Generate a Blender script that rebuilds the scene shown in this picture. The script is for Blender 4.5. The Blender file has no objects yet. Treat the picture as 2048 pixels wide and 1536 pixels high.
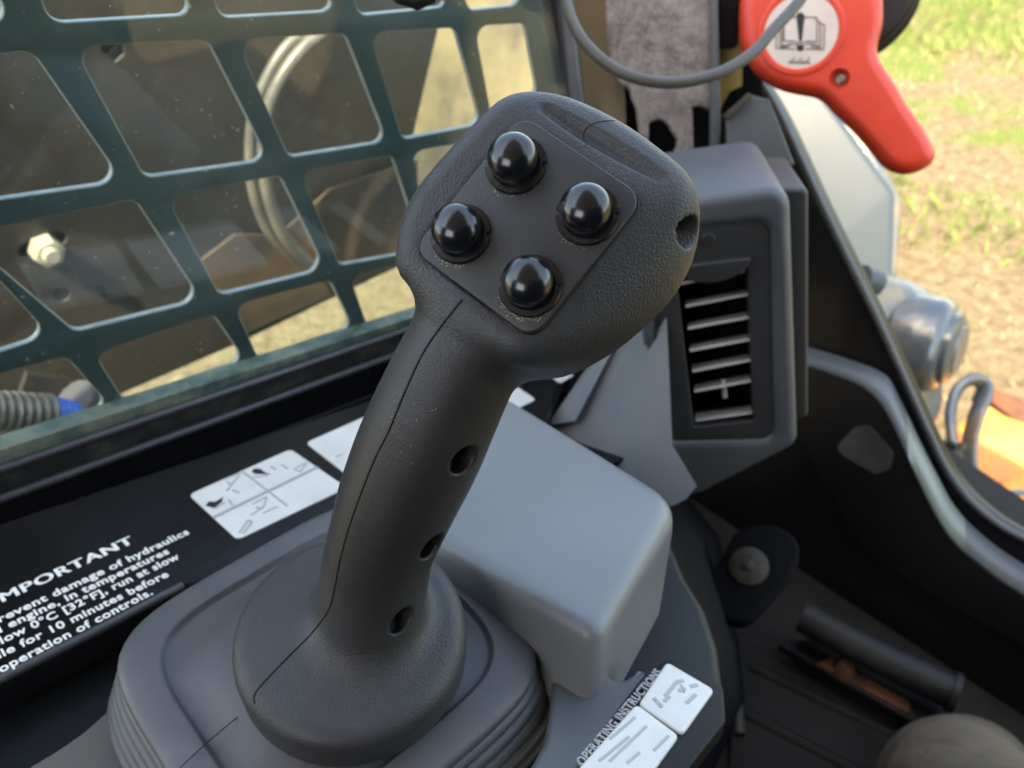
import bpy, bmesh, math, random
import numpy as np
from mathutils import Vector, Matrix

random.seed(7)
rng = np.random.default_rng(11)
S = bpy.context.scene
COL = S.collection

# ------------------------------------------------------------------ camera
FPX, CX, CY = 1600.0, 1024.0, 768.0           # focal length and centre, in pixels of the 2048 x 1536 frame
UPC = -np.array([.055, .744, .667]); UPC /= np.linalg.norm(UPC)
FW = np.array([0., 0., 1.])
YC = FW - UPC * FW.dot(UPC); YC /= np.linalg.norm(YC)
XC = np.cross(YC, UPC)
if XC[0] < 0: XC = -XC
C2W = np.array([XC, YC, UPC])                 # camera axes (right, down, forward) -> world
CAM = np.array([0., 0., 1.65])

def w(p):                                     # camera-axes point (metres) -> world
    return np.asarray(p) @ C2W.T + CAM
def wd(d):
    return np.asarray(d) @ C2W.T
def ray(x, y):
    return np.array([(x - CX) / FPX, (y - CY) / FPX, 1.])
def P(x, y, z):                               # measured point: pixel and distance
    return ray(x, y) * z
def unit(v):
    v = np.asarray(v, float); return v / np.linalg.norm(v)

cd = bpy.data.cameras.new('camera'); cam = bpy.data.objects.new('camera', cd); COL.objects.link(cam)
r_, d_, f_ = C2W[:, 0], C2W[:, 1], C2W[:, 2]
cam.matrix_world = Matrix(((r_[0], -d_[0], -f_[0], CAM[0]), (r_[1], -d_[1], -f_[1], CAM[1]), (r_[2], -d_[2], -f_[2], CAM[2]), (0, 0, 0, 1)))
cd.sensor_width = 36; cd.lens = FPX / 2048 * 36; cd.clip_start = .01; cd.clip_end = 500
cd.dof.use_dof = True; cd.dof.focus_distance = .235; cd.dof.aperture_fstop = 15.0
S.camera = cam

# ------------------------------------------------------------------ light
SUN_EL, SUN_AZ = math.radians(58), math.radians(200)     # azimuth clockwise from +Y, where the sun stands
sdir = np.array([math.sin(SUN_AZ) * math.cos(SUN_EL), math.cos(SUN_AZ) * math.cos(SUN_EL), math.sin(SUN_EL)])
wld = bpy.data.worlds.new('World'); S.world = wld; wld.use_nodes = True
nt = wld.node_tree; bg = nt.nodes['Background']
sky = nt.nodes.new('ShaderNodeTexSky'); sky.sky_type = 'NISHITA'; sky.sun_disc = False
sky.sun_elevation = SUN_EL; sky.sun_rotation = SUN_AZ; sky.dust_density = 2.0; sky.air_density = 1.0
nt.links.new(sky.outputs[0], bg.inputs[0]); bg.inputs[1].default_value = .15
sl = bpy.data.lights.new('sun', 'SUN'); sl.energy = 2.0; sl.angle = math.radians(.6); sl.color = (1, .94, .84)
sun = bpy.data.objects.new('sun', sl); COL.objects.link(sun)
sun.rotation_euler = Vector(sdir).to_track_quat('Z', 'Y').to_euler()
S.view_settings.view_transform = 'Standard'; S.view_settings.look = 'None'
S.view_settings.exposure = 3.05; S.view_settings.gamma = 1.0; S.view_settings.use_curve_mapping = False
S.view_settings.use_white_balance = True; S.view_settings.white_balance_temperature = 8300; S.view_settings.white_balance_tint = 8
S.render.engine = 'CYCLES'
S.cycles.use_denoising = True
S.cycles.max_bounces = 10; S.cycles.transparent_max_bounces = 16; S.cycles.diffuse_bounces = 5

# ------------------------------------------------------------------ materials
def lin(c):
    return tuple(((v / 255) / 12.92 if v / 255 <= .04045 else ((v / 255 + .055) / 1.055) ** 2.4) for v in c)

def mat(name, col, rough=.5, metal=0., spec=.5, bump=None, var=None, col2=None, rvar=0., dust=None, coat=0.):
    """bump: list of (kind, scale, distance); var: (scale, lo, hi) mixes col -> col2 by noise; dust: (colour, scale, lo, hi)"""
    m = bpy.data.materials.new(name); m.use_nodes = True
    n = m.node_tree.nodes; l = m.node_tree.links; b = n['Principled BSDF']
    b.inputs['Base Color'].default_value = (*col, 1); b.inputs['Roughness'].default_value = rough
    b.inputs['Metallic'].default_value = metal; b.inputs['Specular IOR Level'].default_value = spec
    b.inputs['Coat Weight'].default_value = coat
    tc = n.new('ShaderNodeTexCoord')
    out = None
    if var:
        t = n.new('ShaderNodeTexNoise'); t.inputs['Scale'].default_value = var[0]; t.inputs['Detail'].default_value = 6; t.inputs['Roughness'].default_value = .65
        l.new(tc.outputs['Object'], t.inputs['Vector'])
        r = n.new('ShaderNodeMapRange'); r.inputs[1].default_value = var[1]; r.inputs[2].default_value = var[2]
        l.new(t.outputs[0], r.inputs[0])
        mx = n.new('ShaderNodeMix'); mx.data_type = 'RGBA'
        mx.inputs[6].default_value = (*col, 1); mx.inputs[7].default_value = (*(col2 or col), 1)
        l.new(r.outputs[0], mx.inputs[0]); out = mx.outputs[2]
        if rvar:
            r2 = n.new('ShaderNodeMapRange'); r2.inputs[1].default_value = .3; r2.inputs[2].default_value = .7
            r2.inputs[3].default_value = rough - rvar; r2.inputs[4].default_value = rough + rvar
            l.new(t.outputs[0], r2.inputs[0]); l.new(r2.outputs[0], b.inputs['Roughness'])
    if dust:
        t = n.new('ShaderNodeTexNoise'); t.inputs['Scale'].default_value = dust[1]; t.inputs['Detail'].default_value = 8; t.inputs['Roughness'].default_value = .75
        l.new(tc.outputs['Object'], t.inputs['Vector'])
        r = n.new('ShaderNodeMapRange'); r.inputs[1].default_value = dust[2]; r.inputs[2].default_value = dust[3]; r.inputs[4].default_value = dust[4] if len(dust) > 4 else 1.
        l.new(t.outputs[0], r.inputs[0])
        mx = n.new('ShaderNodeMix'); mx.data_type = 'RGBA'; mx.inputs[6].default_value = (*col, 1); mx.inputs[7].default_value = (*dust[0], 1)
        if out: l.new(out, mx.inputs[6])
        l.new(r.outputs[0], mx.inputs[0]); out = mx.outputs[2]
    if out: l.new(out, b.inputs['Base Color'])
    prev = None
    for kind, sc, dist in (bump or []):
        if kind == 'cells':
            t = n.new('ShaderNodeTexVoronoi'); t.feature = 'DISTANCE_TO_EDGE'; t.inputs['Scale'].default_value = sc; t.inputs['Randomness'].default_value = .85
            l.new(tc.outputs['Object'], t.inputs['Vector'])
            r = n.new('ShaderNodeMapRange'); r.interpolation_type = 'SMOOTHSTEP'; r.inputs[1].default_value = 0; r.inputs[2].default_value = .22
            l.new(t.outputs['Distance'], r.inputs[0]); h = r.outputs[0]
        else:
            t = n.new('ShaderNodeTexNoise'); t.inputs['Scale'].default_value = sc; t.inputs['Detail'].default_value = 4
            l.new(tc.outputs['Object'], t.inputs['Vector']); h = t.outputs[0]
        bp = n.new('ShaderNodeBump'); bp.inputs['Strength'].default_value = 1; bp.inputs['Distance'].default_value = dist
        l.new(h, bp.inputs['Height'])
        if kind == 'cells':
            wn = n.new('ShaderNodeTexNoise'); wn.inputs['Scale'].default_value = 26; wn.inputs['Detail'].default_value = 3
            l.new(tc.outputs['Object'], wn.inputs['Vector'])
            wr = n.new('ShaderNodeMapRange'); wr.inputs[1].default_value = .36; wr.inputs[2].default_value = .54; wr.inputs[3].default_value = .55
            l.new(wn.outputs[0], wr.inputs[0]); l.new(wr.outputs[0], bp.inputs['Strength'])
        if prev: l.new(prev, bp.inputs['Normal'])
        prev = bp.outputs[0]
    if prev: l.new(prev, b.inputs['Normal'])
    return m

M = {}
M['grip'] = mat('grip_rubber', (.029, .0298, .0312), .5, spec=.42, bump=[('cells', 700, .00008), ('noise', 2600, .00003)], var=(30, .35, .7), col2=(.037, .0362, .0355), rvar=.07, dust=((.12, .105, .085), 420, .68, .88, .3))
def grip_bands(m):
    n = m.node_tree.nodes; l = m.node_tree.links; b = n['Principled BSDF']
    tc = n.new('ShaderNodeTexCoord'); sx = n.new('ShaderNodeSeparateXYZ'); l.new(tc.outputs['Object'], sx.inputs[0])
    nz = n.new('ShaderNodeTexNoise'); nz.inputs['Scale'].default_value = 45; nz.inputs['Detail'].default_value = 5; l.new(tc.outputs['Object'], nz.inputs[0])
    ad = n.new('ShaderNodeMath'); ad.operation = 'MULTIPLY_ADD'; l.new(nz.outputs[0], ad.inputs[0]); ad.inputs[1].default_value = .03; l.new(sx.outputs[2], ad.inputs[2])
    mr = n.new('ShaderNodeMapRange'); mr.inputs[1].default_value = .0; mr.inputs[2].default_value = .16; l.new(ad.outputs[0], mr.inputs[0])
    rp = n.new('ShaderNodeValToRGB'); e = rp.color_ramp.elements          # 0 = foot and head, 1 = middle of the handle, coloured darker
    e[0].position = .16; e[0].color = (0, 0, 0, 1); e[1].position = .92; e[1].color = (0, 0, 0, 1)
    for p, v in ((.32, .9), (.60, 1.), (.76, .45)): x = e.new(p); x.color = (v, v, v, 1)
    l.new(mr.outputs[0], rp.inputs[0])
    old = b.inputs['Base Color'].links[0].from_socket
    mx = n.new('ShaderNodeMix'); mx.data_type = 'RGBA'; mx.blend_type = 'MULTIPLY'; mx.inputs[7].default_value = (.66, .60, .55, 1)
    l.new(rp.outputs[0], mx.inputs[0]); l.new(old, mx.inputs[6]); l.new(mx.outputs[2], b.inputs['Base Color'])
    for nd in n:                                                          # grain worn flat where the hand rubs
        if nd.type == 'BUMP' and nd.inputs['Strength'].is_linked:
            src = nd.inputs['Strength'].links[0].from_socket
            k = n.new('ShaderNodeMath'); k.operation = 'MULTIPLY_ADD'; l.new(rp.outputs[0], k.inputs[0]); k.inputs[1].default_value = -.75; k.inputs[2].default_value = 1
            k2 = n.new('ShaderNodeMath'); k2.operation = 'MULTIPLY'; l.new(src, k2.inputs[0]); l.new(k.outputs[0], k2.inputs[1]); l.new(k2.outputs[0], nd.inputs['Strength'])
M['panel'] = mat('button_panel', (.027, .027, .028), .48, bump=[('noise', 1500, .0001)], var=(60, .4, .7), col2=(.034, .033, .032), dust=((.26, .22, .16), 700, .62, .80, .35))
grip_bands(M['grip'])
M['cap'] = mat('cap_gloss', (.006, .007, .010), .21, spec=.6, bump=[('noise', 160, .00008)])
M['collar'] = mat('collar_gloss', (.008, .008, .009), .25, bump=[('noise', 400, .0001)], dust=((.18, .15, .11), 300, .58, .8, .6))
M['black'] = mat('gap_black', (.004, .004, .004), .8)
M['boot'] = mat('boot_rubber', (.054, .0555, .059), .5, bump=[('noise', 1300, .00006)], var=(22, .35, .7), col2=(.075, .076, .08), dust=((.15, .135, .115), 45, .54, .8, .3))
M['blackpaint'] = mat('black_paint', (.005, .005, .0055), .30, spec=.16, bump=[('noise', 500, .00005)], dust=((.05, .047, .04), 40, .58, .9, .25), rvar=.06, var=(8, .3, .7), col2=(.011, .011, .012))
M['blackmatte'] = mat('black_plastic', (.008, .008, .009), .5, spec=.2, bump=[('noise', 900, .00012)], dust=((.035, .03, .024), 30, .55, .85, .4))
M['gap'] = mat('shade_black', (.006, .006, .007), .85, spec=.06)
M['greybox'] = mat('grey_plastic', (.132, .143, .153), .40, dust=((.30, .30, .29), 260, .64, .84, .3), bump=[('noise', 1500, .00004)], var=(11, .38, .64), col2=(.152, .160, .165), rvar=.09)
M['greybody'] = mat('grey_console_plastic', (.075, .088, .10), .42, bump=[('noise', 1200, .00008)], var=(14, .35, .7), col2=(.10, .105, .105), dust=((.16, .13, .10), 25, .58, .85, .5))
M['pod'] = mat('pod_plastic', (.055, .061, .068), .45, bump=[('noise', 1200, .00010)], var=(12, .35, .7), col2=(.068, .073, .078), dust=((.17, .15, .12), 60, .64, .9, .35))
M['ledge'] = mat('dirty_ledge_paint', (.10, .105, .11), .45, var=(30, .4, .65), col2=(.13, .105, .08), dust=((.16, .11, .07), 60, .5, .8, .6))
M['darkbody'] = mat('dark_console_plastic', (.011, .0135, .016), .45, spec=.18, bump=[('noise', 1200, .0001)], dust=((.10, .08, .06), 25, .58, .85, .4))
M['bezel'] = mat('bezel_plastic', (.022, .022, .023), .5, bump=[('noise', 1500, .0001)], dust=((.12, .10, .08), 60, .6, .9, .4))
M['blade'] = mat('louvre_plastic', (.36, .36, .355), .42, dust=((.3, .27, .22), 200, .5, .9, .5))
M['label'] = mat('label_white', (.60, .60, .575), .35, var=(40, .4, .8), col2=(.50, .495, .465))
M['labelgrey'] = mat('label_print_grey', (.30, .30, .28), .4)
M['labelfaint'] = mat('label_print_faint', (.36, .36, .34), .4)
M['print'] = mat('white_print', (.72, .72, .68), .5)
M['raised'] = mat('raised_lettering', (.30, .30, .30), .4)
M['ink'] = mat('black_ink', (.006, .006, .006), .5)
M['red'] = mat('red_plastic', (.56, .038, .013), .42, bump=[('noise', 900, .00005)], var=(30, .4, .75), col2=(.48, .030, .014), dust=((.55, .30, .22), 220, .66, .85, .3))
M['sticker'] = mat('round_sticker', (.52, .44, .385), .45, var=(50, .4, .8), col2=(.45, .375, .32))
M['steel'] = mat('zinc_steel', (.55, .55, .56), .22, metal=1.)
M['washer'] = mat('dirty_washer', (.026, .022, .016), .6, spec=.3, dust=((.06, .05, .033), 200, .4, .7))
M['nut'] = mat('cream_nut', (.36, .34, .27), .42, var=(120, .4, .7), col2=(.28, .25, .18))
M['cable'] = mat('cable_sheath', (.060, .054, .048), .48, bump=[('noise', 700, .0001)], var=(60, .4, .7), col2=(.075, .068, .06))
M['guard'] = mat('guard_tint_reflection', (.013, .043, .050), .4, bump=[('noise', 300, .0001)], var=(14, .35, .75), col2=(.022, .058, .064), dust=((.10, .12, .10), 60, .62, .9, .4))  # black guard: glass tint and sky reflection put into its teal
M['guardedge'] = mat('skylit_guard_edge', (.36, .36, .365), .35, metal=.3, var=(60, .42, .6), col2=(.25, .27, .27))  # shine of the sky on the plate edges, painted as a paler colour
M['armsteel'] = mat('arm_dark_steel', (.020, .020, .023), .5, bump=[('noise', 90, .0006)], var=(4, .35, .68), col2=(.05, .038, .028), dust=((.13, .115, .10), 45, .56, .8, .5))
M['tanbody'] = mat('tan_sunlit_metal', (.58, .42, .23), .6, var=(5, .40, .60), col2=(.22, .17, .13))  # sunlight put into the colour as a brighter tan
M['brownpanel'] = mat('brown_dirty_panel', (.10, .062, .035), .6, bump=[('noise', 60, .001)], var=(7, .38, .62), col2=(.035, .032, .030), dust=((.17, .14, .11), 40, .55, .8, .4))
M['hose'] = mat('hydraulic_hose', (.085, .08, .076), .38, var=(20, .4, .7), col2=(.17, .15, .125))
M['corr'] = mat('corrugated_sleeve', (.105, .105, .105), .42, var=(50, .4, .7), col2=(.09, .085, .08))
M['blue'] = mat('blue_sleeve', (.008, .13, .62), .42)
M['fabric_black'] = mat('woven_sleeve', (.05, .05, .065), .7, bump=[('noise', 900, .0004)])
M['seal'] = mat('rubber_seal', (.045, .045, .05), .42, dust=((.11, .10, .08), 40, .5, .85, .5))
M['sealdust'] = mat('dusty_channel', (.012, .012, .012), .7, dust=((.12, .12, .10), 55, .48, .75, .7))
M['glassband'] = mat('dusty_glass_band', (.045, .085, .075), .35, dust=((.32, .31, .22), 18, .42, .62, .75))
M['felt'] = mat('felt_pad', (.22, .19, .178), .95, spec=.1, bump=[('noise', 500, .0015)], var=(70, .32, .68), col2=(.085, .075, .07), dust=((.30, .262, .245), 300, .48, .74, .7))
M['olive'] = mat('olive_panel', (.15, .115, .05), .5, var=(10, .35, .7), col2=(.09, .065, .035))
M['yellowtrim'] = mat('yellow_trim', (.30, .25, .07), .5)
M['armgrey'] = mat('loader_arm_paint', (.036, .050, .062), .38, spec=.22, var=(3, .4, .75), col2=(.042, .050, .056), dust=((.12, .095, .065), 14, .62, .9, .4))
M['casting'] = mat('pivot_paint', (.085, .102, .115), .26, metal=.45, bump=[('noise', 40, .002)], var=(12, .45, .65), col2=(.19, .15, .10), dust=((.34, .30, .24), 22, .6, .8, .5))
M['sill'] = mat('grey_sill_paint', (.07, .082, .09), .45, var=(12, .4, .7), col2=(.082, .095, .10), dust=((.25, .24, .17), 15, .6, .9, .5))
M['sillpale'] = mat('pale_sill_tape', (.15, .178, .145), .4, var=(14, .4, .7), col2=(.12, .145, .12))
M['tape'] = mat('reflective_grey_patch', (.09, .09, .095), .35, var=(18, .4, .65), col2=(.04, .04, .045))
M['orange'] = mat('orange_paint', (.62, .23, .025), .42, var=(9, .4, .7), col2=(.50, .17, .02), dust=((.24, .12, .05), 12, .56, .8, .7))
M['wornbar'] = mat('worn_black_bar', (.009, .0085, .008), .55, spec=.3, bump=[('noise', 140, .0008)], var=(20, .35, .7), col2=(.016, .014, .012), dust=((.045, .036, .026), 40, .5, .85, .5))
M['rust'] = mat('rust', (.13, .045, .018), .85, bump=[('noise', 120, .002)], var=(35, .4, .65), col2=(.05, .025, .015))
M['mat'] = mat('floor_mat', (.014, .0125, .0105), .75, bump=[('noise', 260, .0008)], dust=((.045, .034, .023), 16, .5, .85, .45), spec=.2)
M['trouser'] = mat('brown_trouser_cloth', (.115, .088, .062), .9, spec=.15, bump=[('noise', 1400, .0004), ('noise', 28, .008)], var=(40, .35, .7), col2=(.10, .076, .055))
M['roof'] = mat('headliner', (.72, .72, .71), .8)  # unseen roof lining, kept pale to bounce light down

def glass_mat():
    m = bpy.data.materials.new('window_glass'); m.use_nodes = True
    n = m.node_tree.nodes; l = m.node_tree.links
    for x in list(n): n.remove(x)
    o = n.new('ShaderNodeOutputMaterial'); tr = n.new('ShaderNodeBsdfTransparent'); tr.inputs[0].default_value = (.86, .93, .91, 1)
    gl = n.new('ShaderNodeBsdfGlossy'); gl.inputs['Roughness'].default_value = .03
    lw = n.new('ShaderNodeLayerWeight'); lw.inputs[0].default_value = .5      # same on both faces of the pane
    pw = n.new('ShaderNodeMath'); pw.operation = 'POWER'; l.new(lw.outputs['Facing'], pw.inputs[0]); pw.inputs[1].default_value = 5
    fr = n.new('ShaderNodeMath'); fr.operation = 'MULTIPLY_ADD'; l.new(pw.outputs[0], fr.inputs[0]); fr.inputs[1].default_value = .96; fr.inputs[2].default_value = .04
    mx = n.new('ShaderNodeMixShader'); l.new(fr.outputs[0], mx.inputs[0]); l.new(tr.outputs[0], mx.inputs[1]); l.new(gl.outputs[0], mx.inputs[2])
    df = n.new('ShaderNodeBsdfDiffuse'); df.inputs[0].default_value = (.62, .60, .52, 1)
    tc = n.new('ShaderNodeTexCoord'); t = n.new('ShaderNodeTexNoise'); t.inputs['Scale'].default_value = 210; t.inputs['Detail'].default_value = 5; t.inputs['Roughness'].default_value = .8
    t2 = n.new('ShaderNodeTexNoise'); t2.inputs['Scale'].default_value = 7; t2.inputs['Detail'].default_value = 5
    l.new(tc.outputs['Object'], t.inputs[0]); l.new(tc.outputs['Object'], t2.inputs[0])
    a = n.new('ShaderNodeMapRange'); a.inputs[1].default_value = .64; a.inputs[2].default_value = .70; a.inputs[4].default_value = .6
    b = n.new('ShaderNodeMapRange'); b.inputs[1].default_value = .35; b.inputs[2].default_value = .75; b.inputs[3].default_value = .012; b.inputs[4].default_value = .065
    l.new(t.outputs[0], a.inputs[0]); l.new(t2.outputs[0], b.inputs[0])
    ad = n.new('ShaderNodeMath'); ad.operation = 'ADD'; l.new(a.outputs[0], ad.inputs[0]); l.new(b.outputs[0], ad.inputs[1])
    m2 = n.new('ShaderNodeMixShader'); l.new(ad.outputs[0], m2.inputs[0]); l.new(mx.outputs[0], m2.inputs[1]); l.new(df.outputs[0], m2.inputs[2])
    l.new(m2.outputs[0], o.inputs[0]); return m
M['glass'] = glass_mat()

def ground_mat():
    m = bpy.data.materials.new('dry_grass_ground'); m.use_nodes = True
    n = m.node_tree.nodes; l = m.node_tree.links; b = n['Principled BSDF']; b.inputs['Roughness'].default_value = .95; b.inputs['Specular IOR Level'].default_value = .1
    tc = n.new('ShaderNodeTexCoord')
    def noise(sc, det=6, ro=.65):
        t = n.new('ShaderNodeTexNoise'); t.inputs['Scale'].default_value = sc; t.inputs['Detail'].default_value = det; t.inputs['Roughness'].default_value = ro
        l.new(tc.outputs['Object'], t.inputs[0]); return t.outputs[0]
    r1 = n.new('ShaderNodeValToRGB'); e = r1.color_ramp.elements
    e[0].position = .30; e[0].color = (.08, .05, .024, 1); e[1].position = .72; e[1].color = (.255, .205, .128, 1)
    x = e.new(.5); x.color = (.165, .126, .073, 1)
    l.new(noise(26, 9, .75), r1.inputs[0])
    r2 = n.new('ShaderNodeValToRGB'); e = r2.color_ramp.elements
    e[0].position = .3; e[0].color = (.08, .105, .025, 1); e[1].position = .7; e[1].color = (.14, .18, .05, 1)
    l.new(noise(40, 6), r2.inputs[0])
    mr = n.new('ShaderNodeMapRange'); mr.inputs[1].default_value = .50; mr.inputs[2].default_value = .60
    sx = n.new('ShaderNodeSeparateXYZ'); l.new(tc.outputs['Object'], sx.inputs[0])
    pm = n.new('ShaderNodeMapRange'); pm.inputs[1].default_value = 4.0; pm.inputs[2].default_value = 6.2; pm.inputs[3].default_value = -.16; pm.inputs[4].default_value = .08
    sm = n.new('ShaderNodeMath'); sm.operation = 'ADD'; l.new(sx.outputs[0], sm.inputs[0]); l.new(sx.outputs[1], sm.inputs[1]); l.new(sm.outputs[0], pm.inputs[0]); am = n.new('ShaderNodeMath'); am.operation = 'ADD'; l.new(noise(1.7, 5), am.inputs[0]); l.new(pm.outputs[0], am.inputs[1]); l.new(am.outputs[0], mr.inputs[0])
    mx = n.new('ShaderNodeMix'); mx.data_type = 'RGBA'; l.new(mr.outputs[0], mx.inputs[0]); l.new(r1.outputs[0], mx.inputs[6]); l.new(r2.outputs[0], mx.inputs[7])
    l.new(mx.outputs[2], b.inputs['Base Color'])
    bp = n.new('ShaderNodeBump'); bp.inputs['Distance'].default_value = .03; l.new(noise(45, 6), bp.inputs['Height']); l.new(bp.outputs[0], b.inputs['Normal'])
    return m
M['ground'] = ground_mat()
M['blade_green'] = mat('grass_blade', (.085, .135, .032), .6, var=(3, .35, .65), col2=(.20, .225, .075), spec=.2)
M['straw'] = mat('straw_blade', (.34, .275, .175), .7, var=(3, .35, .65), col2=(.21, .145, .07), spec=.2)

# ------------------------------------------------------------------ helpers
def link(o, parent=None):
    COL.objects.link(o)
    if parent is not None: o.parent = parent
    return o
def thing(name, label, cat, at, group=None):
    o = bpy.data.objects.new(name, None); o.empty_display_size = .01; COL.objects.link(o); o.location = Vector(at)
    o['label'] = label; o['category'] = cat
    if group: o['group'] = group
    return o
def tag(o, label, cat, group=None):
    o['label'] = label; o['category'] = cat
    if group: o['group'] = group
    return o
def root_of(o):
    v = Vector((0, 0, 0))
    while o is not None: v = v + o.location; o = o.parent
    return v
def mesh_obj(name, verts, faces, m, parent=None, smooth=True, label=None, sharp=None):
    """verts in world metres; stored relative to the parent (or to their own centre)"""
    verts = np.asarray(verts, float)
    base = np.array(root_of(parent)) if parent is not None else verts.mean(0)
    me = bpy.data.meshes.new(name); me.from_pydata((verts - base).tolist(), [], [list(map(int, f)) for f in faces]); me.update()
    me.polygons.foreach_set('use_smooth', [smooth] * len(me.polygons))
    if sharp is not None and smooth:
        try: me.set_sharp_from_angle(angle=math.radians(sharp))
        except Exception: pass
    o = bpy.data.objects.new(name, me); link(o, parent)
    if parent is None: o.location = Vector(base)
    me.materials.append(m)
    if label: o['label'] = label
    return o

class Frame:
    """a flat working surface: point o, axes ex, ey, ez (camera axes, metres)"""
    def __init__(s, o, ex, n):
        s.o = np.asarray(o, float); s.ez = unit(n); ex = np.asarray(ex, float)
        s.ex = unit(ex - s.ez * ex.dot(s.ez)); s.ey = np.cross(s.ez, s.ex)
    def shift(s, h): return Frame(s.o + s.ez * h, s.ex, s.ez)
    def hit(s, x, y):
        r = ray(x, y); return r * (s.o.dot(s.ez) / r.dot(s.ez))
    def uv(s, x, y):
        d = s.hit(x, y) - s.o; return np.array([d.dot(s.ex), d.dot(s.ey)])
    def uvs(s, pts): return [s.uv(*p) for p in pts]
    def to_w(s, a):
        a = np.asarray(a, float); return w(s.o + np.outer(a[:, 0], s.ex) + np.outer(a[:, 1], s.ey) + np.outer(a[:, 2], s.ez))

def round_poly(pts, r, seg=5):
    """round the corners of a closed polygon; r one radius or one per corner"""
    pts = [np.asarray(p, float) for p in pts]; n = len(pts); out = []
    for i in range(n):
        a, b, c = pts[i - 1], pts[i], pts[(i + 1) % n]
        rr = r[i] if hasattr(r, '__len__') else r
        u, v = a - b, c - b; lu, lv = np.linalg.norm(u), np.linalg.norm(v)
        u /= lu; v /= lv
        ca = np.clip(u.dot(v), -1, 1); ang = math.acos(ca)
        t = min(rr / max(math.tan(ang / 2), 1e-4), lu * .48, lv * .48)
        if rr <= 0 or t < 1e-7: out.append(b); continue
        p0, p1 = b + u * t, b + v * t
        for k in range(seg + 1):
            s = k / seg; out.append((1 - s) ** 2 * p0 + 2 * s * (1 - s) * (b * .72 + (p0 + p1) * .14) + s * s * p1)
    return out
def spline(pts, n=8, closed=False):
    p = [np.asarray(q, float) for q in pts]; out = []; N = len(p)
    for i in range(N if closed else N - 1):
        if closed: a, b, c, d = p[i - 1], p[i], p[(i + 1) % N], p[(i + 2) % N]
        else: a, b, c, d = p[max(i - 1, 0)], p[i], p[i + 1], p[min(i + 2, N - 1)]
        for k in range(n):
            t = k / n
            out.append(.5 * (2 * b + (c - a) * t + (2 * a - 5 * b + 4 * c - d) * t * t + (3 * b - a - 3 * c + d) * t ** 3))
    if not closed: out.append(p[-1])
    return out

def prism(name, fr, loops, thick, m, parent=None, bevel=0., seg=3, label=None, rise=0., sharp=35):
    """plate in frame fr: first loop the outline, further loops holes; its front face lies on fr (+rise), it goes back by thick"""
    cu = bpy.data.curves.new('tmp', 'CURVE'); cu.dimensions = '2D'; cu.fill_mode = 'BOTH'
    for lp in loops:
        sp = cu.splines.new('POLY'); sp.points.add(len(lp) - 1)
        for q, p in zip(sp.points, lp): q.co = (p[0], p[1], 0, 1)
        sp.use_cyclic_u = True
    cu.extrude = max(thick / 2 - bevel, 1e-5); cu.bevel_depth = bevel; cu.bevel_resolution = seg
    if bevel: cu.offset = -bevel
    o = bpy.data.objects.new('tmp', cu); COL.objects.link(o)
    bpy.context.view_layer.update()
    me = bpy.data.meshes.new_from_object(o.evaluated_get(bpy.context.evaluated_depsgraph_get()))
    bpy.data.objects.remove(o); bpy.data.curves.remove(cu)
    bm = bmesh.new(); bm.from_mesh(me); bmesh.ops.remove_doubles(bm, verts=bm.verts, dist=1e-6); bmesh.ops.recalc_face_normals(bm, faces=bm.faces)
    bm.verts.ensure_lookup_table(); bm.verts.index_update()
    v = np.array([x.co[:] for x in bm.verts]); v[:, 2] += -thick / 2 + rise
    f = [[q.index for q in fc.verts] for fc in bm.faces]
    bm.free(); bpy.data.meshes.remove(me)
    return mesh_obj(name, fr.to_w(v), f, m, parent, True, label, sharp)

def pp(name, fr, px, thick, m, parent=None, bevel=0., r=0., label=None, rise=0., holes=(), seg=3):
    return prism(name, fr, [round_poly(fr.uvs(px), r)] + [round_poly(fr.uvs(h), hr) for h, hr in holes], thick, m, parent, bevel, seg, label, rise)

def tube(name, pts, rad, m, parent=None, seg=12, label=None, closed=False, ry=1.):
    """pts in camera metres; rad a number or one per point"""
    p = w(np.array(pts)); n = len(p); rad = np.full(n, rad) if np.isscalar(rad) else np.asarray(rad)
    t = np.gradient(p, axis=0) if not closed else np.roll(p, -1, 0) - np.roll(p, 1, 0)
    t /= np.linalg.norm(t, axis=1)[:, None]
    u = np.cross(t[0], [.3, .2, .9]); u /= np.linalg.norm(u); V = []
    for i in range(n):
        u = u - t[i] * u.dot(t[i]); u /= np.linalg.norm(u); b = np.cross(t[i], u)
        for k in range(seg):
            a = 2 * math.pi * k / seg; V.append(p[i] + rad[i] * (math.cos(a) * u + ry * math.sin(a) * b))
    F = []
    for i in range(n if closed else n - 1):
        j = (i + 1) % n
        for k in range(seg):
            k2 = (k + 1) % seg; F.append((i * seg + k, i * seg + k2, j * seg + k2, j * seg + k))
    if not closed: F.append(tuple(range(seg))[::-1]); F.append(tuple((n - 1) * seg + k for k in range(seg)))
    return mesh_obj(name, V, F, m, parent, True, label, 50)

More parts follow.
